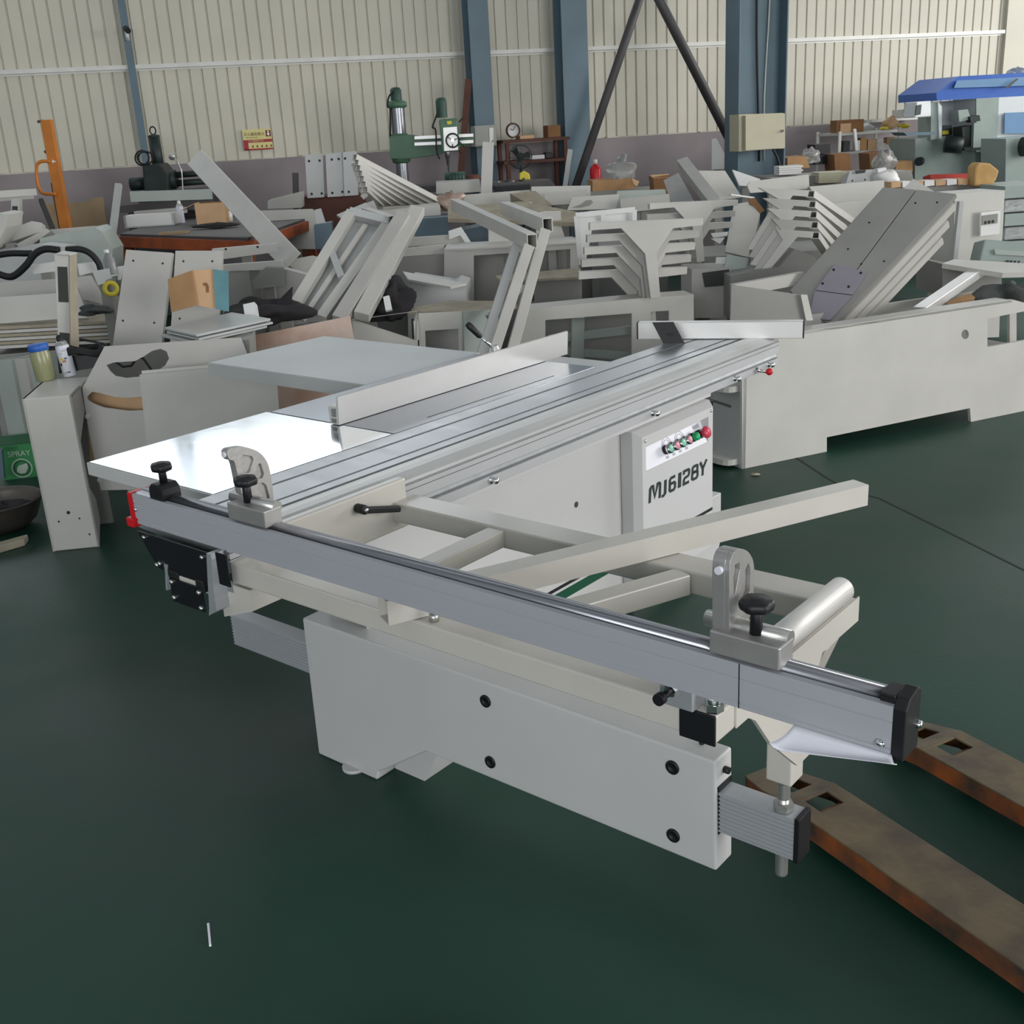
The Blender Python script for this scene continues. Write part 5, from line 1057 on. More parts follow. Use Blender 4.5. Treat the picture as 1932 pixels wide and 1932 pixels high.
# seven stacked tubes with open ends
for i, lb in enumerate(('topmost', 'second from the top', 'third from the top', 'fourth, middle one', 'fifth from the top', 'sixth from the top', 'lowest')):
    t = thing('welded_tube', lb + (' of seven' if i in (0, 6) else '') + ' square tube in the slanting stack by the white panels', 'tube', anchor((669 + 3.2 * i, 296 + 10.2 * i), 9.0), group='slanting stack of seven tubes')
    a = anchor((669 + 3.2 * i, 296 + 10.2 * i), 9.0); e_ = anchor((832 - 17 * i, 381 + 2.2 * i), 9.8)
    q = MB(); q.beam(a, e_, .043, .041, wall=.004); q.build('tube', 'part_light', t, world=True)
    q = MB(); q.beam(a + (e_ - a).normalized() * .06 - Vector((0, 0, .02)), anchor((664 + 3.2 * i, 312 + 10.2 * i), 9.05), .035, .035, up=(1, 0, 0)); q.build('stub', 'part_grey', t, world=True)
bar('tube_rack', 'grey rack carrying the slanting stack of tubes', 'rack', 'part_shadow', (700, 400), 9.35, (830, 392), 9.95, .3, .08)
bar('rack_prop', 'grey leg under the tube rack', 'leg', 'part_shadow', (760, 400), 9.6, (765, 520), 9.6, .1, .1, up=(0, 1, 0))

# small switch box on the first column
p = wl(-.10, .37, 0); sbx = thing('switch_box', 'small grey switch box with an open door on the blue column', 'electrical box', wl(-.02, .37, 1.60))
def crect(nm, m, pts, t0, th, par): q = MB(); q.prism([on_plane(x, y, wl(0, t0, 0), WN) for x, y in pts], -WN * th); return q.build(nm, m, par, world=True)
crect('box', 'grey_box', ((894, 238), (936, 235), (937, 274), (895, 277)), .52, .15, sbx); crect('door', 'grey_box', ((896, 240), (922, 238), (922, 274), (897, 275)), .54, .018, sbx)
crect('interior', 'white_plastic', ((923, 241), (931, 241), (931, 262), (924, 270)), .525, .004, sbx)
# rust brown shelf with clock and boxes
SY = .75
rk = thing('steel_rack', 'rusty brown steel rack between the blue columns', 'rack', wl(.5, .5, 0))
def wrect(nm, m, s0, s1, t0, t1, z0, z1, par): q = MB(); wbox(q, s0, s1, t0, t1, z0, z1); return q.build(nm, m, par, world=True)
s_of = lambda x, y, t: (on_plane(x, y, wl(0, t, 0), WN) - wl(0, t, 0)).dot(WD)
z_of = lambda x, y, t: on_plane(x, y, wl(0, t, 0), WN).z
sa_, sb_ = s_of(948, 265, .6), s_of(1074, 262, .6); zt1 = z_of(1000, 262, .6); zt2 = z_of(1030, 300, .6)
for z in (zt1, zt2, .35): wrect('shelf', 'rust_brown', sa_, sb_, .25, .62, z - .03, z, rk)
for s in (sa_ + .05, sb_ - .05):
    for t in (.27, .60): wrect('upright', 'rust_brown', s - .02, s + .02, t - .02, t + .02, 0, zt1 - .03, rk)
c0 = on_plane(968, 246, wl(0, .5, 0), WN); ck = thing('wall_clock', 'round white clock standing on the rusty rack', 'clock', c0 - Vector((0, 0, .075)))
q = MB(); q.lathe([(.0, 0), (.066, .0), (.066, .006)], c0, WN, 28); q.build('face', 'white_plastic', ck, world=True)
q = MB(); q.lathe([(.064, .0), (.064, .016), (.076, .018), (.078, -.02), (0, -.02)], c0, WN, 28); q.build('rim', 'rust_brown', ck, world=True)
for an, L in ((1.1, .045), (2.6, .035)): q = MB(); q.beam(c0 + WN * .012, c0 + WN * .012 + (WD * cos(an) + Vector((0, 0, sin(an)))) * L, .005, .004, up=WN); q.build('hand', 'black_plate', ck, world=True)
def onsh(nm, lb, cat, m, x0, x1, y0, y1, zs, t=.42, dep=.18):
    s0, s1 = s_of(x0, y1, t + dep / 2), s_of(x1, y1, t + dep / 2); h = z_of((x0 + x1) / 2, y0, t + dep / 2) - z_of((x0 + x1) / 2, y1, t + dep / 2)
    q = MB(); wbox(q, s0, s1, t - dep / 2, t + dep / 2, zs + .001, zs + max(h, .02)); return q.build(nm, m, None, .004, lb, cat)
onsh('wooden_strip', 'pale strip lying beside the clock on the rack', 'strip', 'cardboard_light', 981, 1008, 249, 256, zt1)
ob = onsh('wooden_box', 'dark wooden box at the right end of the rack top', 'box', 'cardboard_dark', 1034, 1058, 230, 253, zt1); 
onsh('paper_pack', 'white pack on the middle shelf of the rusty rack', 'pack', 'white_plastic', 1001, 1028, 290, 298, zt2)
onsh('black_tool', 'black tool lying on the middle shelf of the rusty rack', 'tool', 'black_plastic', 1030, 1042, 286, 297, zt2, t=.36, dep=.1)
# fan on a stand
c0 = at_y(982, 296, 11.3); fn = thing('standing_fan', 'black standing fan before the rusty rack', 'fan', Vector((c0.x, 11.3, 0)))
for k in range(10): 
    an = k * pi / 10; q = MB(); q.sweep([c0 + Vector((cos(an) * .11 * cos(t), -.04 * abs(sin(t)) , sin(an) * .11 * cos(t))) for t in [j * pi / 10 for j in range(11)]], .002, 5); q.build('guard_wire', 'dark_machine', fn, world=True)
q = MB(); q.sweep([c0 + Vector((.11 * cos(t), 0, .11 * sin(t))) for t in [j * 2 * pi / 28 for j in range(29)]], .005, 6); q.build('guard_ring', 'dark_machine', fn, world=True)
for k in range(3): 
    an = k * 2 * pi / 3 + .3; e1 = Vector((cos(an), 0, sin(an))); e2 = Vector((-sin(an), .3, cos(an))); q = MB(); q.prism([c0 + e1 * .02 - e2 * .01, c0 + e1 * .09 - e2 * .045, c0 + e1 * .10 + e2 * .02, c0 + e1 * .02 + e2 * .02], (0, .003, 0)); q.build('blade', 'dark_machine', fn, world=True)
q = MB(); q.cyl(c0 + Vector((0, .10, 0)), c0 - Vector((0, .02, 0)), .04, n=14); q.build('fan_motor', 'dark_machine', fn, world=True)
q = MB(); q.cyl(Vector((c0.x, 11.36, .03)), c0 + Vector((0, .06, -.02)), .016, n=10); q.build('pole', 'dark_machine', fn, world=True)
q = MB(); q.lathe([(0, .03), (.03, .03), (.17, .015), (.18, 0), (0, 0)], Vector((c0.x, 11.36, 0)), (0, 0, 1), 24); q.build('base', 'dark_machine', fn, world=True)
# white post, motors and clutter before the rack
bar('white_post', 'white square post standing in front of the switch box', 'post', 'part_light', (921, 268), 10.2, (908, 628), 10.2, .10, .06, up=(0, 1, 0), bevel=.003)
def clutter_table():
    t = panel('work_table', 'long low table under the motors by the rack', 'table', 'dark_steel', [(780, 352), (1040, 340), (1050, 352), (780, 364)], Y=10.7, az=3, th=.4)
    for x in (800, 1030): bar('leg', None, None, 'dark_steel', (x, 360), 10.8, (x + 4, 500), 10.8, .06, .06, up=(0, 1, 0), parent=t)
clutter_table()
mo = thing('electric_motor', 'dark green electric motor on the low table by the drill', 'motor', at_y(858, 345, 10.8))
q = MB(); q.cyl(at_y(840, 337, 10.8), at_y(877, 335, 10.8), .055, n=18); q.build('motor_body', 'drill_green_dark', mo, world=True); q = MB(); q.beam(at_y(845, 347, 10.8), at_y(873, 346, 10.8), .10, .02); q.build('motor_foot', 'drill_green_dark', mo, world=True)
for k in range(5): q = MB(); a = at_y(848 + 6 * k, 337, 10.8); q.cyl(a, a + Vector((.012, 0, 0)), .060, n=18); q.build('cooling_fin', 'drill_green_dark', mo, world=True)
mo = thing('electric_motor', 'small rusty brown motor right of the green one', 'motor', at_y(892, 342, 10.8)); q = MB(); q.cyl(at_y(880, 338, 10.8), at_y(906, 337, 10.8), .040, n=16); q.build('motor_body', 'rust_brown', mo, world=True); q = MB(); q.cyl(at_y(906, 337, 10.8), at_y(911, 337, 10.8), .02, n=12); q.build('shaft', 'chrome', mo, world=True)
eg = thing('tool_tray', 'black tray of small tools at the foot of the fan', 'tray', at_y(968, 352, 10.75)); q = MB(); q.prism([at_y(x, y, 10.6) for x, y in ((932, 352), (1000, 348), (1000, 358), (932, 362))], (0, .3, 0)); q.build('tray_box', 'black_plate', eg, world=True)
for k in range(6): 
    a = at_y(938 + 9 * k, 345 - .5 * k, 10.8); q = MB(); q.cyl(a, a + Vector((.03, .05, .01 * (k % 3))), .012, n=10); q.build('tool_piece', ('chrome', 'rust_brown', 'dark_machine')[k % 3], eg, world=True)
panel('yellow_bag', 'yellow plastic bag hanging on the fan pole', 'bag', 'yellow_plastic', [(980, 327), (988, 322), (999, 328), (1002, 345), (990, 352), (980, 346)], Y=11.2, az=0, th=.04, bevel=.01)
ex_ = thing('fire_extinguisher', 'red fire extinguisher standing behind the second blue column', 'fire extinguisher', Vector((at_y(1124, 332, 12.2).x, 12.2, 0)))
e0 = at_y(1124, 338, 12.2); 
q = MB(); q.lathe([(0, -.5), (.06, -.5), (.06, .10), (.045, .13), (.02, .145), (.02, .16)], e0, (0, 0, 1), 16); q.build('cylinder', 'red_plastic', ex_, world=True); q = MB(); q.cyl(e0 + Vector((0, 0, .155)), e0 + Vector((0, 0, .20)), .022, n=10); q.build('valve', 'white_plastic', ex_, world=True)
bar('thin_lath', 'thin grey slat leaning on the second blue column', 'slat', 'part_cool', (1076, 282), 12.0, (1066, 352), 11.9, .05, .015, up=(0, 1, 0))
bar('rusty_angle', 'rusty angle bar leaning behind the first blue column', 'bar', 'rust_brown', (884, 150), 12.45, (868, 345), 12.2, .07, .03, up=(0, 1, 0))
# cartons by the wall between the columns
def carton(lb, pts, Y, az, m, th=.3, flap=None):
    o = panel('cardboard_box', lb, 'cardboard box', m, pts, Y=Y, az=az, th=th)
    if flap: panel('flap', None, None, 'cardboard_light', flap, Y=Y + .02, az=az, tilt=40, th=.006, parent=o)
    return o
carton('long brown carton with a plastic bag on it by the low wall', [(1118, 341), (1196, 336), (1198, 358), (1118, 363), ][:4], 11.2, 5, 'cardboard', flap=[(1192, 336), (1206, 342), (1202, 352), (1196, 348)])
q = MB(); q.blob(at_y(1172, 322, 11.3), .14, .1, .09, seed=31, amp=.5); q.build('plastic_bag', 'film', None, 0, 'clear plastic bag on the long brown carton', 'bag')
q = MB(); q.lathe([(.035, 0), (.02, .05), (.03, .12), (.012, .13)], at_y(1176, 316, 11.3), (.1, 0, 1), 10); q.build('bag_neck', 'film', None, 0, 'twisted neck of plastic film above the long brown carton', 'bag')
carton('small brown carton with flaring flaps beside the leaning plank', [(1232, 334), (1262, 330), (1262, 372), (1236, 374)], 10.6, 4, 'cardboard_dark', th=.2, flap=[(1227, 330), (1262, 328), (1262, 334), (1232, 336)])
panel('carton_stand', 'grey plinth under the long brown carton', 'plinth', 'part_shadow', [(1110, 362), (1275, 352), (1280, 500), (1110, 500)], Y=11.15, az=5, th=.35)
# papers and planks heaped right of the cartons
bar('leaning_plank', 'grey double plank leaning left of the tall blue column', 'plank', 'part_grey', (1288, 308), 9.6, (1348, 385), 8.9, .09, .09, up=(0, -1, .3))
panel('film_sheet', 'pale translucent sheet propped behind the grey double plank', 'sheet', 'film', [(1252, 340), (1280, 326), (1310, 380), (1270, 392)], Y=9.3, az=-10, tilt=15, th=.006)
panel('white_board', 'white board leaning behind the grey double plank', 'board', 'part_light', [(1313, 322), (1368, 322), (1400, 372), (1345, 380)], Y=9.6, az=5, tilt=25, th=.02, prop=True)
panel('white_board', 'white board with a slanted edge left of the tall blue column', 'board', 'white_plastic', [(1343, 262), (1352, 261), (1382, 318), (1343, 320)], Y=12.0, az=10, th=.02, prop=True)
panel('white_board', 'bright white board at the foot of the tall blue column', 'board', 'white_plastic', [(1382, 320), (1435, 338), (1420, 352), (1395, 350)], Y=10.0, az=5, tilt=30, th=.02, prop=True)
panel('long_board', 'long pale board lying behind the chevron weldments', 'board', 'part_light', [(1416, 342), (1526, 329), (1527, 356), (1416, 364), (1410, 350)], Y=9.2, az=5, tilt=8, th=.03, prop=True)
bar('bright_strip', 'short bright strip sticking out of the heap', 'strip', 'white_plastic', (1376, 367), 9.1, (1420, 373), 9.2, .05, .012)
for lb, pts, Y, tl in (('white paper sheet sliding off the heap below the chevrons', [(1341, 440), (1374, 437), (1372, 445), (1346, 449)], 7.9, 30), ('second white paper below the first on the heap', [(1341, 450), (1368, 448), (1358, 460)], 7.8, 20), ('white paper lying in the shadow of the heap', [(1351, 485), (1379, 485), (1373, 497), (1350, 500)], 7.6, 50)):
    panel('paper_sheet', lb, 'paper', 'white_plastic', pts, Y=Y, az=0, tilt=tl, th=.003)
for lb, pts, Y, az, tl, m, th in (
    ('crumpled pale foil sheet left of the chevron weldments', [(1385, 385), (1418, 380), (1436, 395), (1425, 445), (1372, 455), (1380, 410)], 8.0, 4, 20, 'part_light', .01),
    ('pale plate below the foil sheet in the heap', [(1372, 455), (1425, 445), (1415, 470), (1412, 485), (1368, 475)], 7.9, 4, 30, 'part_light', .02),
    ('grey angled plate at the bottom of the right heap', [(1372, 480), (1412, 487), (1400, 540), (1360, 545)], 7.4, 4, 20, 'part_green', .02),
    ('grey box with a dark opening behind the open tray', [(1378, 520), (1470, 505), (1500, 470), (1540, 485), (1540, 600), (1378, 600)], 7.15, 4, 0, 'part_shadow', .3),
    ('pale chassis with a dark window behind the rear Y-shaped stands', [(1305, 508), (1378, 505), (1378, 600), (1305, 600)], 7.3, 4, 0, 'part_grey', .3),
    ):
    hp = panel('heap_part', lb, 'machine part', m, pts, Y=Y, az=az, tilt=tl, th=th, prop=True)
    if 'dark window' in lb: panel('window', None, None, 'inside_dark', [(1325, 515), (1376, 508), (1376, 538), (1330, 542)], Y=Y - .005, az=az, th=.004, parent=hp)
panel('torn_wrapper', 'torn brown wrapper at the chevron weldments', 'wrapper', 'cardboard_dark', [(1412, 375), (1424, 373), (1432, 384), (1443, 397), (1434, 403), (1424, 390), (1415, 386)], Y=8.0, az=0, tilt=10, th=.01, prop=True)

# heap of machine parts in the middle background: rows of pale panels
for i, (lb, pts, Y, az, tl, m, th) in enumerate((
    ('long pale panel at the back of the heap below the motors', [(870, 368), (1000, 358), (1005, 378), (875, 392)], 9.6, 3, 10, 'part_light', .2),
    ('dusty brown box top at the back of the heap', [(962, 365), (1010, 360), (1040, 385), (1015, 395)], 9.3, -6, 60, 'worn_wood', .2),
    ('pale plate with a notch at the back of the heap', [(1003, 352), (1114, 350), (1114, 378), (1030, 384), (1003, 370)], 9.5, 4, 8, 'part_light', .06),
    ('pale plate leaning left of the notched one', [(1027, 365), (1108, 358), (1100, 384), (1027, 388)], 9.2, 4, 12, 'part_grey', .03),
    ('pale plate with a keyhole cut in the heap', [(1080, 372), (1169, 366), (1162, 394), (1070, 397)], 8.9, 4, 14, 'part_light', .03),
    ('grey-green plate behind the rear Y-shaped stands', [(1165, 360), (1255, 357), (1260, 385), (1160, 395)], 9.2, 5, 15, 'part_green', .03),
    ('pale plate right of the grey-green one', [(1170, 375), (1262, 366), (1266, 392), (1172, 402)], 8.8, 5, 15, 'part_grey', .03),
    ('dusty wide board in the middle of the heap', [(845, 390), (985, 380), (1090, 400), (1090, 420), (845, 412)], 8.7, 3, 70, 'worn_wood', .03),
    ('pale sheet lying left of the tube frames', [(880, 386), (1004, 381), (1004, 400), (905, 402)], 8.9, 3, 10, 'part_light', .05),
    ('rounded bracket plate beside the tube frames', [(1010, 402), (1030, 398), (1058, 398), (1060, 430), (1068, 455), (1040, 460), (1012, 440)], 8.4, 3, 5, 'part_light', .03),
    ('grey bracket left of the tube frames', [(922, 428), (958, 422), (960, 460), (922, 462)], 8.2, 3, 5, 'part_light', .05),
    ('pale rail crossing behind the tube frames', [(1030, 455), (1090, 448), (1090, 466), (1030, 470)], 8.15, 3, 0, 'part_grey', .05),
    ('pale box under the seven tubes', [(700, 400), (830, 386), (832, 410), (800, 520), (700, 520)], 9.0, 4, 0, 'part_light', .3),
    ('grey folded plate above the tray frame', [(635, 405), (690, 382), (700, 392), (655, 420)], 8.2, 6, 30, 'part_cool', .03),
    ('pale angle plate left of the seven tubes', [(660, 395), (705, 378), (712, 395), (690, 410)], 8.4, 6, 20, 'part_grey', .03),
    ('pale side panel behind the copper sheet', [(600, 640), (700, 560), (720, 660), (600, 700)], 6.9, 4, 0, 'part_grey', .05),
    ('pale rail with two holes behind the folded cardboard', [(400, 470), (523, 459), (524, 475), (400, 492)], 7.4, 4, 0, 'part_light', .05),
    ('pale rail below the one with two holes', [(420, 500), (530, 492), (536, 508), (420, 512)], 7.2, 4, 0, 'part_light', .05),
    ('large grey panel behind the black crumpled cover', [(420, 510), (540, 508), (620, 530), (620, 680), (420, 680)], 7.3, 4, 0, 'part_grey', .1),
    ('grey gusset plate left of the tray frame', [(475, 530), (500, 505), (535, 506), (535, 540), (480, 545)], 7.15, 4, 0, 'part_shadow', .05),
    ('pale sheet under the long leaning beam', [(535, 492), (590, 482), (620, 490), (560, 512)], 7.9, 4, 60, 'part_light', .05),
    ('white panel with a notch right of the orange table', [(470, 398), (590, 394), (600, 410), (612, 470), (500, 470)], 9.7, 4, 10, 'part_light', .04),
    ('blue-grey bent plate at the right end of the orange table', [(593, 396), (605, 393), (622, 445), (600, 450)], 9.2, 4, 5, 'part_cool', .05),
    ('dark blue bin behind the long leaning beam', [(592, 425), (625, 420), (632, 470), (595, 470)], 9.1, 4, 0, 'blue_steel', .2),
    ('low pale beam in the far middle of the heap', [(760, 470), (838, 462), (840, 480), (760, 486)], 8.1, 3, 0, 'part_light', .06),
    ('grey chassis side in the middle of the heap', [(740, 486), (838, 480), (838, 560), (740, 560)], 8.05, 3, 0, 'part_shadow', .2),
    ('pale box with a dark slot by the upper tube ends', [(823, 344), (905, 340), (908, 362), (823, 366)], 10.3, 3, 0, 'part_grey', .3),
    ('white folded sheet resting on the heap left of the tube frames', [(846, 436), (870, 428), (892, 462), (884, 466), (868, 444), (848, 452)], 8.3, 3, 20, 'white_plastic', .01),
    ('pale plate beneath the chevron weldments', [(1527, 352), (1668, 340), (1668, 382), (1560, 392), (1540, 375)], 9.0, 5, 10, 'part_light', .05),
    ('cream frame beam behind the leaning channels', [(1575, 385), (1680, 376), (1660, 420), (1590, 425)], 8.6, 5, 0, 'part_light', .05))):
    hp = panel('heap_part', lb, 'machine part', m, pts, Y=Y, az=az, tilt=tl, th=th, prop=True)
    if 'two holes' in lb and 'below' not in lb: p_ = at_y(400, 470, 7.4); n_, _, _ = plane(p_, 4, 0); dots(hp, p_, n_, ((426, 470), (486, 466)), .008)
    if 'keyhole' in lb: p_ = at_y(1080, 372, 8.9); n_, _, _ = plane(p_, 4, 14); q = MB(); q.prism([on_plane(x, y, p_, n_) + n_ * .001 for x, y in ((1078, 392), (1095, 386), (1106, 378), (1115, 377), (1119, 382), (1112, 388), (1095, 392))], n_ * .0015); q.build('cutout', 'part_shadow', hp, world=True)
q = MB(); q.blob(at_y(850, 383, 9.2), .10, .08, .07, seed=51, amp=.5); q.build('torn_wrapper', 'copper_sheet', None, 0, 'torn brown wrapping at the end of the seven tubes', 'wrapper')
# base blocks carrying the heap
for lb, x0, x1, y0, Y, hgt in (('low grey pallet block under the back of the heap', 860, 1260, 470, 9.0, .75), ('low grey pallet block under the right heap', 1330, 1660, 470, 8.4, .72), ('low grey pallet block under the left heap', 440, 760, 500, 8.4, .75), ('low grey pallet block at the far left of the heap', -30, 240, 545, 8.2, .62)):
    a, b = at_y(x0, y0, Y), at_y(x1, y0, Y); q = MB(); q.prism([lift(a, 0), lift(b, 0), lift(b, 0) + Vector((0, .7, 0)), lift(a, 0) + Vector((0, .7, 0))], (0, 0, hgt)); q.build('pallet_block', 'part_shadow', None, 0, lb, 'block')

# beige electrical cabinet on the tall column
ec = thing('electrical_cabinet', 'beige electrical cabinet mounted on the tall blue column', 'electrical cabinet', wl(2.25, 2.3, 1.30))
crect('cabinet_box', 'beige_box', ((1394, 216), (1478, 213), (1479, 280), (1394, 286)), 2.36, .20, ec); crect('cabinet_door', 'beige_box', ((1407, 218), (1481, 214), (1481, 279), (1407, 284)), 2.42, .06, ec)
c0 = on_plane(1475, 247, wl(0, 2.42, 0), WN); q = MB(); q.cyl(c0, c0 + WN * .02, .013, n=10); q.build('lock', 'chrome', ec, world=True)
q = MB(); q.sweep([at_y(x, y, 11.2) for x, y in spl([(1458, 282), (1466, 296), (1471, 315), (1472, 335)], 5)], .012, 8); q.build('supply_cable', 'black_rubber', ec, world=True)

# ---------------------------------------------------------------- storage shelf with boxes at the right
RX = 12.95
sh = thing('storage_shelf', 'light steel storage shelf crowded with small boxes at the right', 'shelf', Vector((at_y(1600, 320, RX).x, RX, 0)))
def yz(x, y, Y=RX): return at_y(x, y, Y)
z1, z2, z3 = yz(1600, 251).z, yz(1600, 287).z, .55
xl, xr = yz(1583, 290).x, yz(1722, 270).x
for z in (z1, z2, z3): q = MB(); q.prism([Vector((xl, RX, z - .025)), Vector((xr, RX + .45, z - .025)), Vector((xr - .12, RX + .9, z - .025)), Vector((xl - .12, RX + .45, z - .025))], (0, 0, .025)); q.build('shelf_board', 'galvanised', sh, world=True)
for x, y in ((xl, RX), (xr, RX + .45), (xl - .12, RX + .45), (xr - .12, RX + .9)): q = MB(); q.box(x - .015, x + .015, y - .015, y + .015, 0, z1 + .02); q.build('upright', 'galvanised', sh, world=True)
def sitem(nm, lb, cat, m, x0, x1, y0, zs, dep=.16, grp='boxes on the storage shelf', bag=False):
    # x extent in the photo at the shelf edge; y0 the top
    Yl = RX + .12 + .45 * ((x0 + x1) / 2 - 1583) / 160; a = at_y(x0, y0, Yl).x; b = at_y(x1, y0, Yl).x; h = at_y((x0 + x1) / 2, y0, Yl).z - zs
    if bag: q = MB(); q.blob(Vector(((a + b) / 2, Yl + dep / 2, zs + h / 2 + .003)), (b - a) / 2, dep / 2, h / 2, seed=int(x0), amp=.35)
    else: q = MB(); q.box(a, b, Yl, Yl + dep, zs + .001, zs + max(h, .03))
    q.build(nm, m, None, 0, lb, cat, grp)
z2b = z2
for a in (('cardboard_box', 'large brown carton at the left end of the top shelf', 'cardboard box', 'cardboard_dark', 1579, 1630, 226, z1, .25), ('cardboard_box', 'small tan carton before the large brown one on the top shelf', 'cardboard box', 'cardboard_light', 1586, 1606, 233, z1, .02)): sitem(*a)
sitem('plastic_bag', 'pale plastic bag in the middle of the top shelf', 'bag', 'film', 1622, 1652, 232, z1, .2, bag=True); sitem('plastic_bag', 'tan pointed bag on the top shelf', 'bag', 'cardboard_light', 1672, 1700, 222, z1, .2, bag=True)
sitem('plastic_bag', 'yellow bag on the top shelf right of the tan one', 'bag', 'yellow_plastic', 1698, 1720, 234, z1, .15, bag=True); sitem('plastic_bag', 'small yellow bundle left of the tan bag', 'bag', 'yellow_plastic', 1662, 1680, 240, z1, .1, bag=True)
for i, (x0, x1, y0, m, lb) in enumerate(((1592, 1604, 266, 'dark_machine', 'dark coil at the left of the middle shelf'), (1616, 1623, 265, 'white_plastic', 'white carton at the left of the middle shelf'), (1624, 1636, 260, 'cardboard', 'tall brown carton on the middle shelf'), (1638, 1654, 263, 'cardboard_light', 'tan open carton on the middle shelf'), (1655, 1664, 262, 'white_plastic', 'white carton behind the tan one on the middle shelf'), (1674, 1690, 259, 'cardboard_light', 'tan tall carton right of centre on the middle shelf'), (1691, 1703, 262, 'white_plastic', 'red and white carton on the middle shelf'), (1706, 1722, 264, 'dark_machine', 'dark part at the right of the middle shelf'))):
    sitem('cardboard_box' if 'carton' in lb else 'machine_part', lb, 'cardboard box' if 'carton' in lb else 'machine part', m, x0, x1, y0, z2, .12)
bar('paper_roll', 'white paper roll standing before the storage shelf', 'paper roll', 'white_plastic', (1612, 243), 12.6, (1616, 285), 12.6, .035, .035, up=(0, 1, 0), bevel=.01)
panel('white_carton', 'white and red carton on a ledge behind the storage shelf', 'cardboard box', 'white_plastic', [(1702, 207), (1727, 204), (1727, 221), (1702, 223)], Y=13.3, az=14, th=.2)
bar('wall_ledge', 'white ledge on the wall behind the storage shelf', 'ledge', 'galvanised', (1630, 229), 13.7, (1735, 222), 14.1, .25, .03)
for a in (('brown carton on the floor left of the storage shelf', [(1574, 292), (1604, 289), (1606, 322), (1576, 324)], 12.0, 'cardboard_dark'), ('brown carton with open flaps under the storage shelf', [(1640, 290), (1668, 284), (1670, 322), (1642, 324)], 12.3, 'cardboard_dark'), ('brown carton at the right under the storage shelf', [(1690, 306), (1722, 303), (1722, 324), (1690, 326)], 12.4, 'cardboard')): carton(a[0], a[1], a[2], 4, a[3], th=.3)
q = MB(); q.blob(at_y(1668, 306, 12.0), .11, .09, .14, seed=61, amp=.4); q.build('plastic_bag', 'film', None, 0, 'full clear plastic bag below the storage shelf', 'bag')
for k, lb in enumerate(('upper black crate left of the storage shelf', 'lower black crate left of the storage shelf')):
    panel('plastic_crate', lb, 'crate', 'black_plate', [(1538, 273 + 20 * k), (1566, 271 + 20 * k), (1567, 289 + 20 * k), (1539, 291 + 20 * k)], Y=12.2, az=4, th=.25)
carton('tan carton with a green bag beside the tall blue column', [(1486, 298), (1520, 294), (1528, 316), (1486, 320)], 11.6, 4, 'cardboard'); q = MB(); q.blob(at_y(1528, 296, 11.7), .10, .08, .07, seed=62, amp=.4); q.build('plastic_bag', 'film', None, 0, 'greenish plastic bag on the tan carton', 'bag')
panel('goods_table', 'low table covered with white goods at the right', 'table', 'part_shadow', [(1455, 336), (1720, 322), (1725, 345), (1455, 362)], Y=10.4, az=5, th=.6)
panel('table_pedestal', 'grey pedestal under the low goods table', 'pedestal', 'part_shadow', [(1470, 352), (1700, 340), (1700, 480), (1470, 480)], Y=10.6, az=5, th=.3)
for k in range(4):
    q = MB(); a = at_y(1470, 330 - 4 * k, 10.6); b = at_y(1512 + 3 * (k % 2), 327 - 4 * k, 10.6); q.prism([a, b, b + Vector((0, .2, 0)), a + Vector((0, .2, 0))], (0, 0, .016)); q.build('white_bar', 'white_plastic', None, 0, ('lowest', 'second', 'third', 'topmost')[k] + ' white bar of the bundle beside the tall blue column', 'bar', 'white bars on the goods table')
for k in range(5):
    q = MB(); a = at_y(1545, 346 - 4 * k, 10.3); b = at_y(1598, 343 - 4 * k, 10.3); q.prism([a, b, b + Vector((0, .25, 0)), a + Vector((0, .25, 0))], (0, 0, .017)); q.build('cream_sheet', 'beige_box', None, 0, ('lowest', 'second', 'third', 'fourth', 'topmost')[k] + ' cream sheet of the pile on the goods table', 'sheet', 'cream sheets on the goods table')
gb2, pa, na = panel('grey_casing', 'grey casing with a rectangular top opening on the goods table', 'casing', 'part_cool', [(1594, 352), (1640, 352), (1646, 320), (1603, 323)], Y=9.9, az=3, tilt=15, th=.15, bevel=.004, ret=True)
panel('opening', None, None, 'inside_dark', [(1613, 322), (1634, 320), (1632, 326), (1615, 328)], Y=9.895, az=3, tilt=15, th=.003, parent=gb2); dots(gb2, pa, na, ((1608, 341), (1632, 339)), .008)
q = MB(); q.blob(at_y(1672, 338, 9.9), .11, .09, .07, seed=63, amp=.25); q.build('white_sack', 'white_plastic', None, 0, 'white sack on the goods table right of the grey casing', 'sack')
panel('white_carton', 'small white carton on top of the white sack', 'cardboard box', 'white_plastic', [(1656, 319), (1672, 316), (1673, 325), (1657, 328)], Y=9.9, az=4, th=.06)
for i in range(7):
    panel('goods_carton', ('first', 'second', 'third', 'fourth', 'fifth', 'sixth', 'last')[i] + ' pale carton of the row before the paper sack', 'cardboard box', ('cardboard_light', 'white_plastic')[i % 2], [(1682 + 21 * i, 344 - i), (1700 + 21 * i, 343 - i), (1700 + 21 * i, 353 - i), (1682 + 21 * i, 355 - i)], Y=9.4, az=4, th=.14, group='pale cartons at the right')
panel('carton_shelf', 'grey shelf under the row of pale cartons', 'shelf', 'part_shadow', [(1670, 356), (1850, 347), (1850, 460), (1670, 470)], Y=9.42, az=4, th=.4)
rt = panel('red_tray', 'flat red carton tray at the right', 'tray', 'red_card', [(1755, 329), (1850, 327), (1850, 346), (1810, 348), (1757, 342)], Y=9.8, az=3, tilt=10, th=.15)
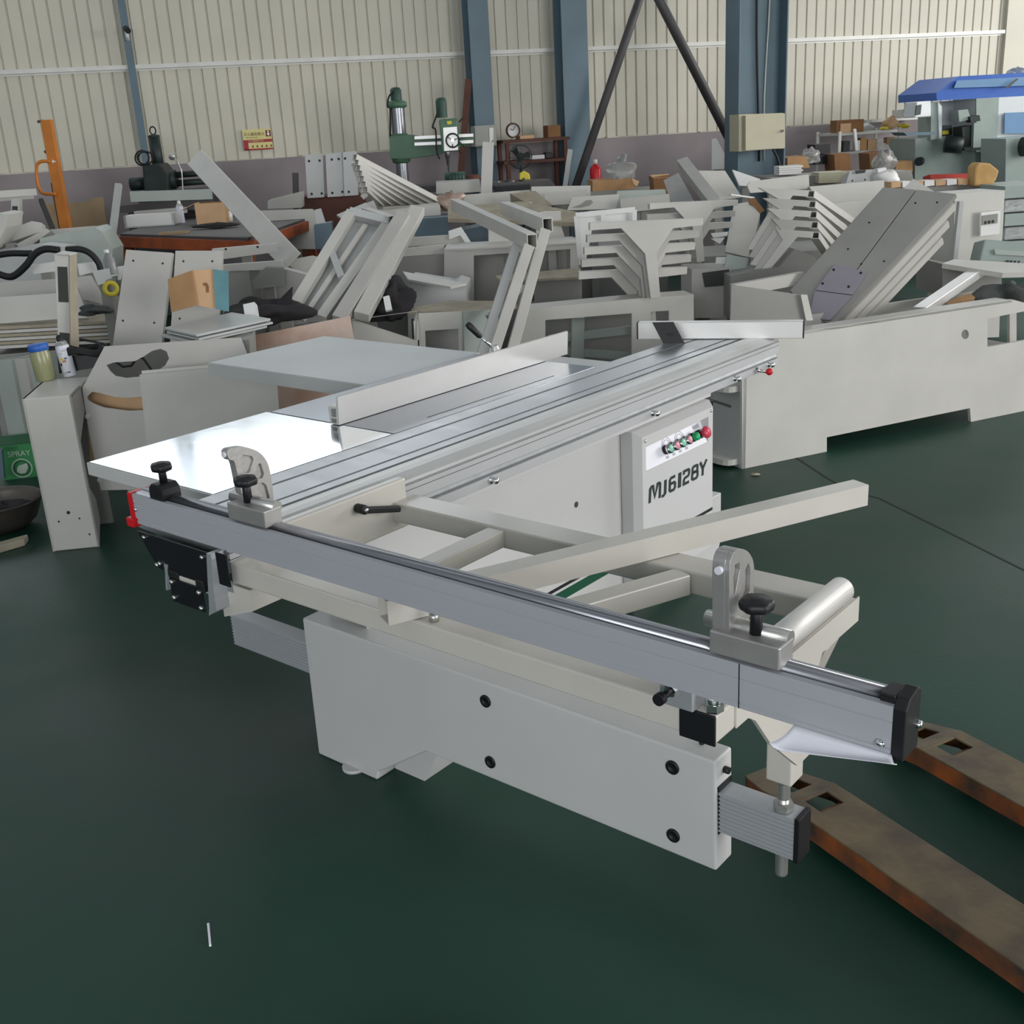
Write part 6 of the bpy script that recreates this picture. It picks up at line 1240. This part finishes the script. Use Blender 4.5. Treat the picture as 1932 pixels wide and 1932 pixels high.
q = MB(); q.prism([at_y(x, y, 9.3) for x, y in ((1838, 352), (1840, 316), (1848, 307), (1868, 308), (1886, 322), (1880, 340), (1868, 353))], (0, .16, 0)); q.build('paper_sack', 'tan_paper', None, .015, 'crumpled tan paper sack right of the red tray', 'sack')
for k in range(5): 
    panel('wrapped_board', ('top', 'second', 'third', 'fourth', 'lowest')[k] + ' film-wrapped board of the pile at the right edge', 'board', ('machine_grey', 'film')[k % 2], [(1897, 352 + 26 * k), (1985, 346 + 26 * k), (1985, 368 + 26 * k), (1895, 375 + 26 * k)], Y=8.9, az=4, th=.5, group='film-wrapped boards')
# ---------------------------------------------------------------- edge bander with blue hood at the right edge
EY = 12.4
eb = thing('edge_banding_machine', 'white edge banding machine with a blue hood at the right edge', 'machine', Vector((at_y(1820, 400, EY).x, EY, 0)))
def ep(nm, m, pts, Y=EY, az=6, tilt=0, th=.5, bevel=0): return panel(nm, None, None, m, pts, Y=Y, az=az, tilt=tilt, th=th, bevel=bevel, parent=eb)
ep('hood', 'blue_hood', [(1767, 175), (1809, 144), (1990, 134), (1990, 170), (1767, 190)], th=.9); ep('hood_window', 'blue_glass', [(1806, 152), (1990, 142), (1990, 160), (1800, 166)], Y=EY - .02, th=.01); ep('hood_edge', 'blue_hood', [(1767, 183), (1990, 168), (1990, 178), (1768, 190)], Y=EY - .06, th=.05)
ep('hood_strut', 'dark_steel', [(1897, 165), (1918, 148), (1922, 149), (1902, 166)], Y=EY - .03, th=.01)
ep('base', 'machine_grey', [(1727, 262), (1768, 258), (1990, 262), (1990, 420), (1725, 420)], Y=EY + .05, th=.6)
ep('upper_cabinet', 'machine_white', [(1842, 186), (1990, 178), (1990, 285), (1842, 285)], Y=EY - .02, th=.5); ep('cabinet_side', 'machine_grey', [(1842, 186), (1885, 184), (1880, 285), (1842, 287)], Y=EY - .04, th=.02)
ep('cabinet_window', 'blue_glass', [(1896, 213), (1990, 209), (1990, 252), (1895, 252)], Y=EY - .04, th=.02); ep('rear_wall', 'machine_white', [(1768, 192), (1842, 186), (1842, 270), (1768, 270)], Y=EY + .45, th=.05)
ep('control_tower', 'machine_grey', [(1757, 192), (1773, 191), (1774, 262), (1756, 264)], th=.3); ep('tower_face', 'machine_white', [(1770, 193), (1777, 200), (1777, 262), (1772, 262)], Y=EY - .02, th=.3)
ep('monitor', 'machine_white', [(1730, 192), (1757, 190), (1757, 220), (1726, 222)], Y=EY - .1, az=20, th=.18, bevel=.01); ep('monitor_screen', 'dark_machine', [(1729, 199), (1739, 197), (1737, 216), (1727, 218)], Y=EY - .12, az=20, th=.01)
ep('work_rest', 'blue_steel', [(1705, 250), (1764, 249), (1764, 254), (1712, 256)], Y=EY - .3, th=.3)
q = MB(); q.cyl(at_y(1782, 272, EY - .1), at_y(1816, 274, EY - .15), .085, n=18); q.build('feed_motor', 'dark_machine', eb, world=True)
ep('spindle_unit', 'dark_machine', [(1815, 240), (1836, 236), (1838, 275), (1818, 278)], Y=EY - .15, th=.2); ep('spindle_head', 'machine_grey', [(1808, 208), (1826, 206), (1832, 225), (1810, 230)], Y=EY - .15, th=.2); ep('spindle_bracket', 'dark_machine', [(1830, 220), (1848, 217), (1850, 228), (1832, 231)], Y=EY - .18, th=.1)
ep('guard_plate', 'machine_grey', [(1838, 232), (1852, 231), (1850, 278), (1836, 279)], Y=EY - .2, th=.05); ep('shaft', 'dark_machine', [(1818, 278), (1860, 277), (1860, 283), (1820, 284)], Y=EY - .2, th=.05)
ep('cabinet_step', 'machine_white', [(1872, 270), (1903, 268), (1902, 328), (1872, 328)], Y=EY - .1, th=.3); ep('glue_pot', 'dark_machine', [(1776, 238), (1796, 236), (1797, 255), (1777, 257)], Y=EY + .1, th=.12); ep('glue_label', 'yellow_plastic', [(1778, 247), (1790, 246), (1790, 253), (1778, 254)], Y=EY + .09, th=.01)
q = MB(); q.cyl(at_y(1733, 305, EY - .05), at_y(1737, 304, EY), .045, n=14); q.build('valve_unit', 'dark_machine', eb, world=True)
gm = panel('grey_machine_end', 'end of a second grey machine at the right edge', 'machine', 'machine_grey', [(1898, 262), (1990, 255), (1990, 470), (1895, 470)], Y=11.3, az=4, th=.5); q = MB(); q.cyl(at_y(1928, 277, 11.2), at_y(1960, 275, 11.2), .09, n=18); q.build('motor', 'dark_machine', gm, world=True)
q = MB(); q.blob(at_y(1918, 137, EY + .3), .10, .08, .05, seed=71, amp=.3); q.build('film_bundle', 'film', None, 0, 'bundle of film on top of the blue hood', 'bundle')

# ================================================================== pallet truck forks, lower right
pt = thing('pallet_truck', 'worn brown pallet truck forks reaching in from the lower right', 'pallet truck', at_z(1932, 1700, 0))
def fork(T, az=-62.0, ztop=.082):
    """fork from its tip centre T running in direction az"""
    T = Vector((T[0], T[1], ztop)); d = Vector((cos(radians(az)), sin(radians(az)), 0)); sd = Vector((d.y, -d.x, 0)); Wd = .165; L = 1.15
    def pt3(s, e, z): return T + d * s + sd * e + Vector((0, 0, z - ztop))
    prof = [(0, .5), (.02, .62), (.10, .86), (.20, 1.0), (L, 1.0)]
    V = []; Fs = []
    rows = []
    outl = [(s, -Wd / 2 * k) for s, k in prof] + [(s, Wd / 2 * k) for s, k in prof[::-1]]
    zt_ = lambda s: ztop - max(0, (.22 - s)) * .22
    # top skin with two slots, side skirts below
    h1 = [(.115, -.038), (.165, -.038), (.165, .028), (.115, .028)]; h2 = [(.215, -.040), (.275, -.040), (.275, .036), (.215, .036)]
    loops = [[pt3(s, e, ztop) for s, e in outl], [pt3(s, e, ztop) for s, e in h1], [pt3(s, e, ztop) for s, e in h2]]
    q = MB(); q.plate(loops[0], loops[1:], (0, 0, -.006))
    for v in q.v:
        s = (v - T).dot(d); v.z -= max(0, .20 - s) * .20
    o = q.build('fork', 'fork_paint', pt, .002, world=True)
    for sgn in (-1, 1):
        q = MB(); side = [(s, e) for s, e in outl if e * sgn > 0]; side.sort()
        for (s0, e0), (s1, e1) in zip(side, side[1:]):
            a0, a1 = pt3(s0, e0, ztop - max(0, .20 - s0) * .20 - .004), pt3(s1, e1, ztop - max(0, .20 - s1) * .20 - .004)
            d0, d1 = .05 - (.02 if s0 < .05 else 0), .05; n_ = sd * sgn * -.005
            q.prism([a0, a1, a1 - Vector((0, 0, d1)), a0 - Vector((0, 0, d0))], n_)
        q.build('skirt', 'fork_side', o, world=True)
    q = MB(); q.prism([pt3(.26, sd_e, z) for sd_e, z in ((-Wd / 2 + .012, .072), (-Wd / 2 + .012, .045))] + [pt3(.30, -Wd / 2 + .012, .022), pt3(.36, -Wd / 2 + .012, .022), pt3(.42, -Wd / 2 + .012, .05), pt3(.42, -Wd / 2 + .012, .072)], sd * (Wd - .024)); q.build('roller_bracket', 'fork_side', o, world=True)
    q = MB(); q.cyl(pt3(.335, -.05, .036), pt3(.335, .05, .036), .035, n=18); q.build('roller', 'black_rubber', o, world=True)
    q = MB(); q.cyl(pt3(.335, -Wd / 2 + .010, .042), pt3(.335, -Wd / 2 + .004, .042), .014, n=12); q.build('pin', 'rust_orange', o, world=True)
    return o
fork((.622, 2.584)); fork((1.035, 2.800))
q = MB(); e_ = Vector((cos(radians(-62)), sin(radians(-62)), 0)); s_ = Vector((-e_.y, e_.x, 0)); c_ = Vector((.622, 2.584, 0)) + e_ * 1.15
q.prism([c_ - s_ * .10 + Vector((0, 0, .03)), c_ + s_ * .57 + Vector((0, 0, .03)), c_ + s_ * .57 + e_ * .06 + Vector((0, 0, .03)), c_ - s_ * .10 + e_ * .06 + Vector((0, 0, .03))], (0, 0, .25)); q.build('cross_frame', 'orange_paint', pt, .01, world=True)

# small litter on the floor
p = at_z(1425, 897, 0); q = MB(); q.blob(p + Vector((0, 0, .006)), .022, .015, .006, seed=81, amp=.3, n=12, m=6); q.build('floor_chip', 'worn_wood', None, 0, 'small pale chip on the floor near the machine body', 'chip')
a = at_z(393, 1745, 0); b = at_z(397, 1786, 0); q = MB(); q.beam(a + Vector((0, 0, .003)), b + Vector((0, 0, .003)), .005, .005); q.build('floor_splinter', 'paper', None, 0, 'thin white splinter lying on the green floor in front', 'splinter')
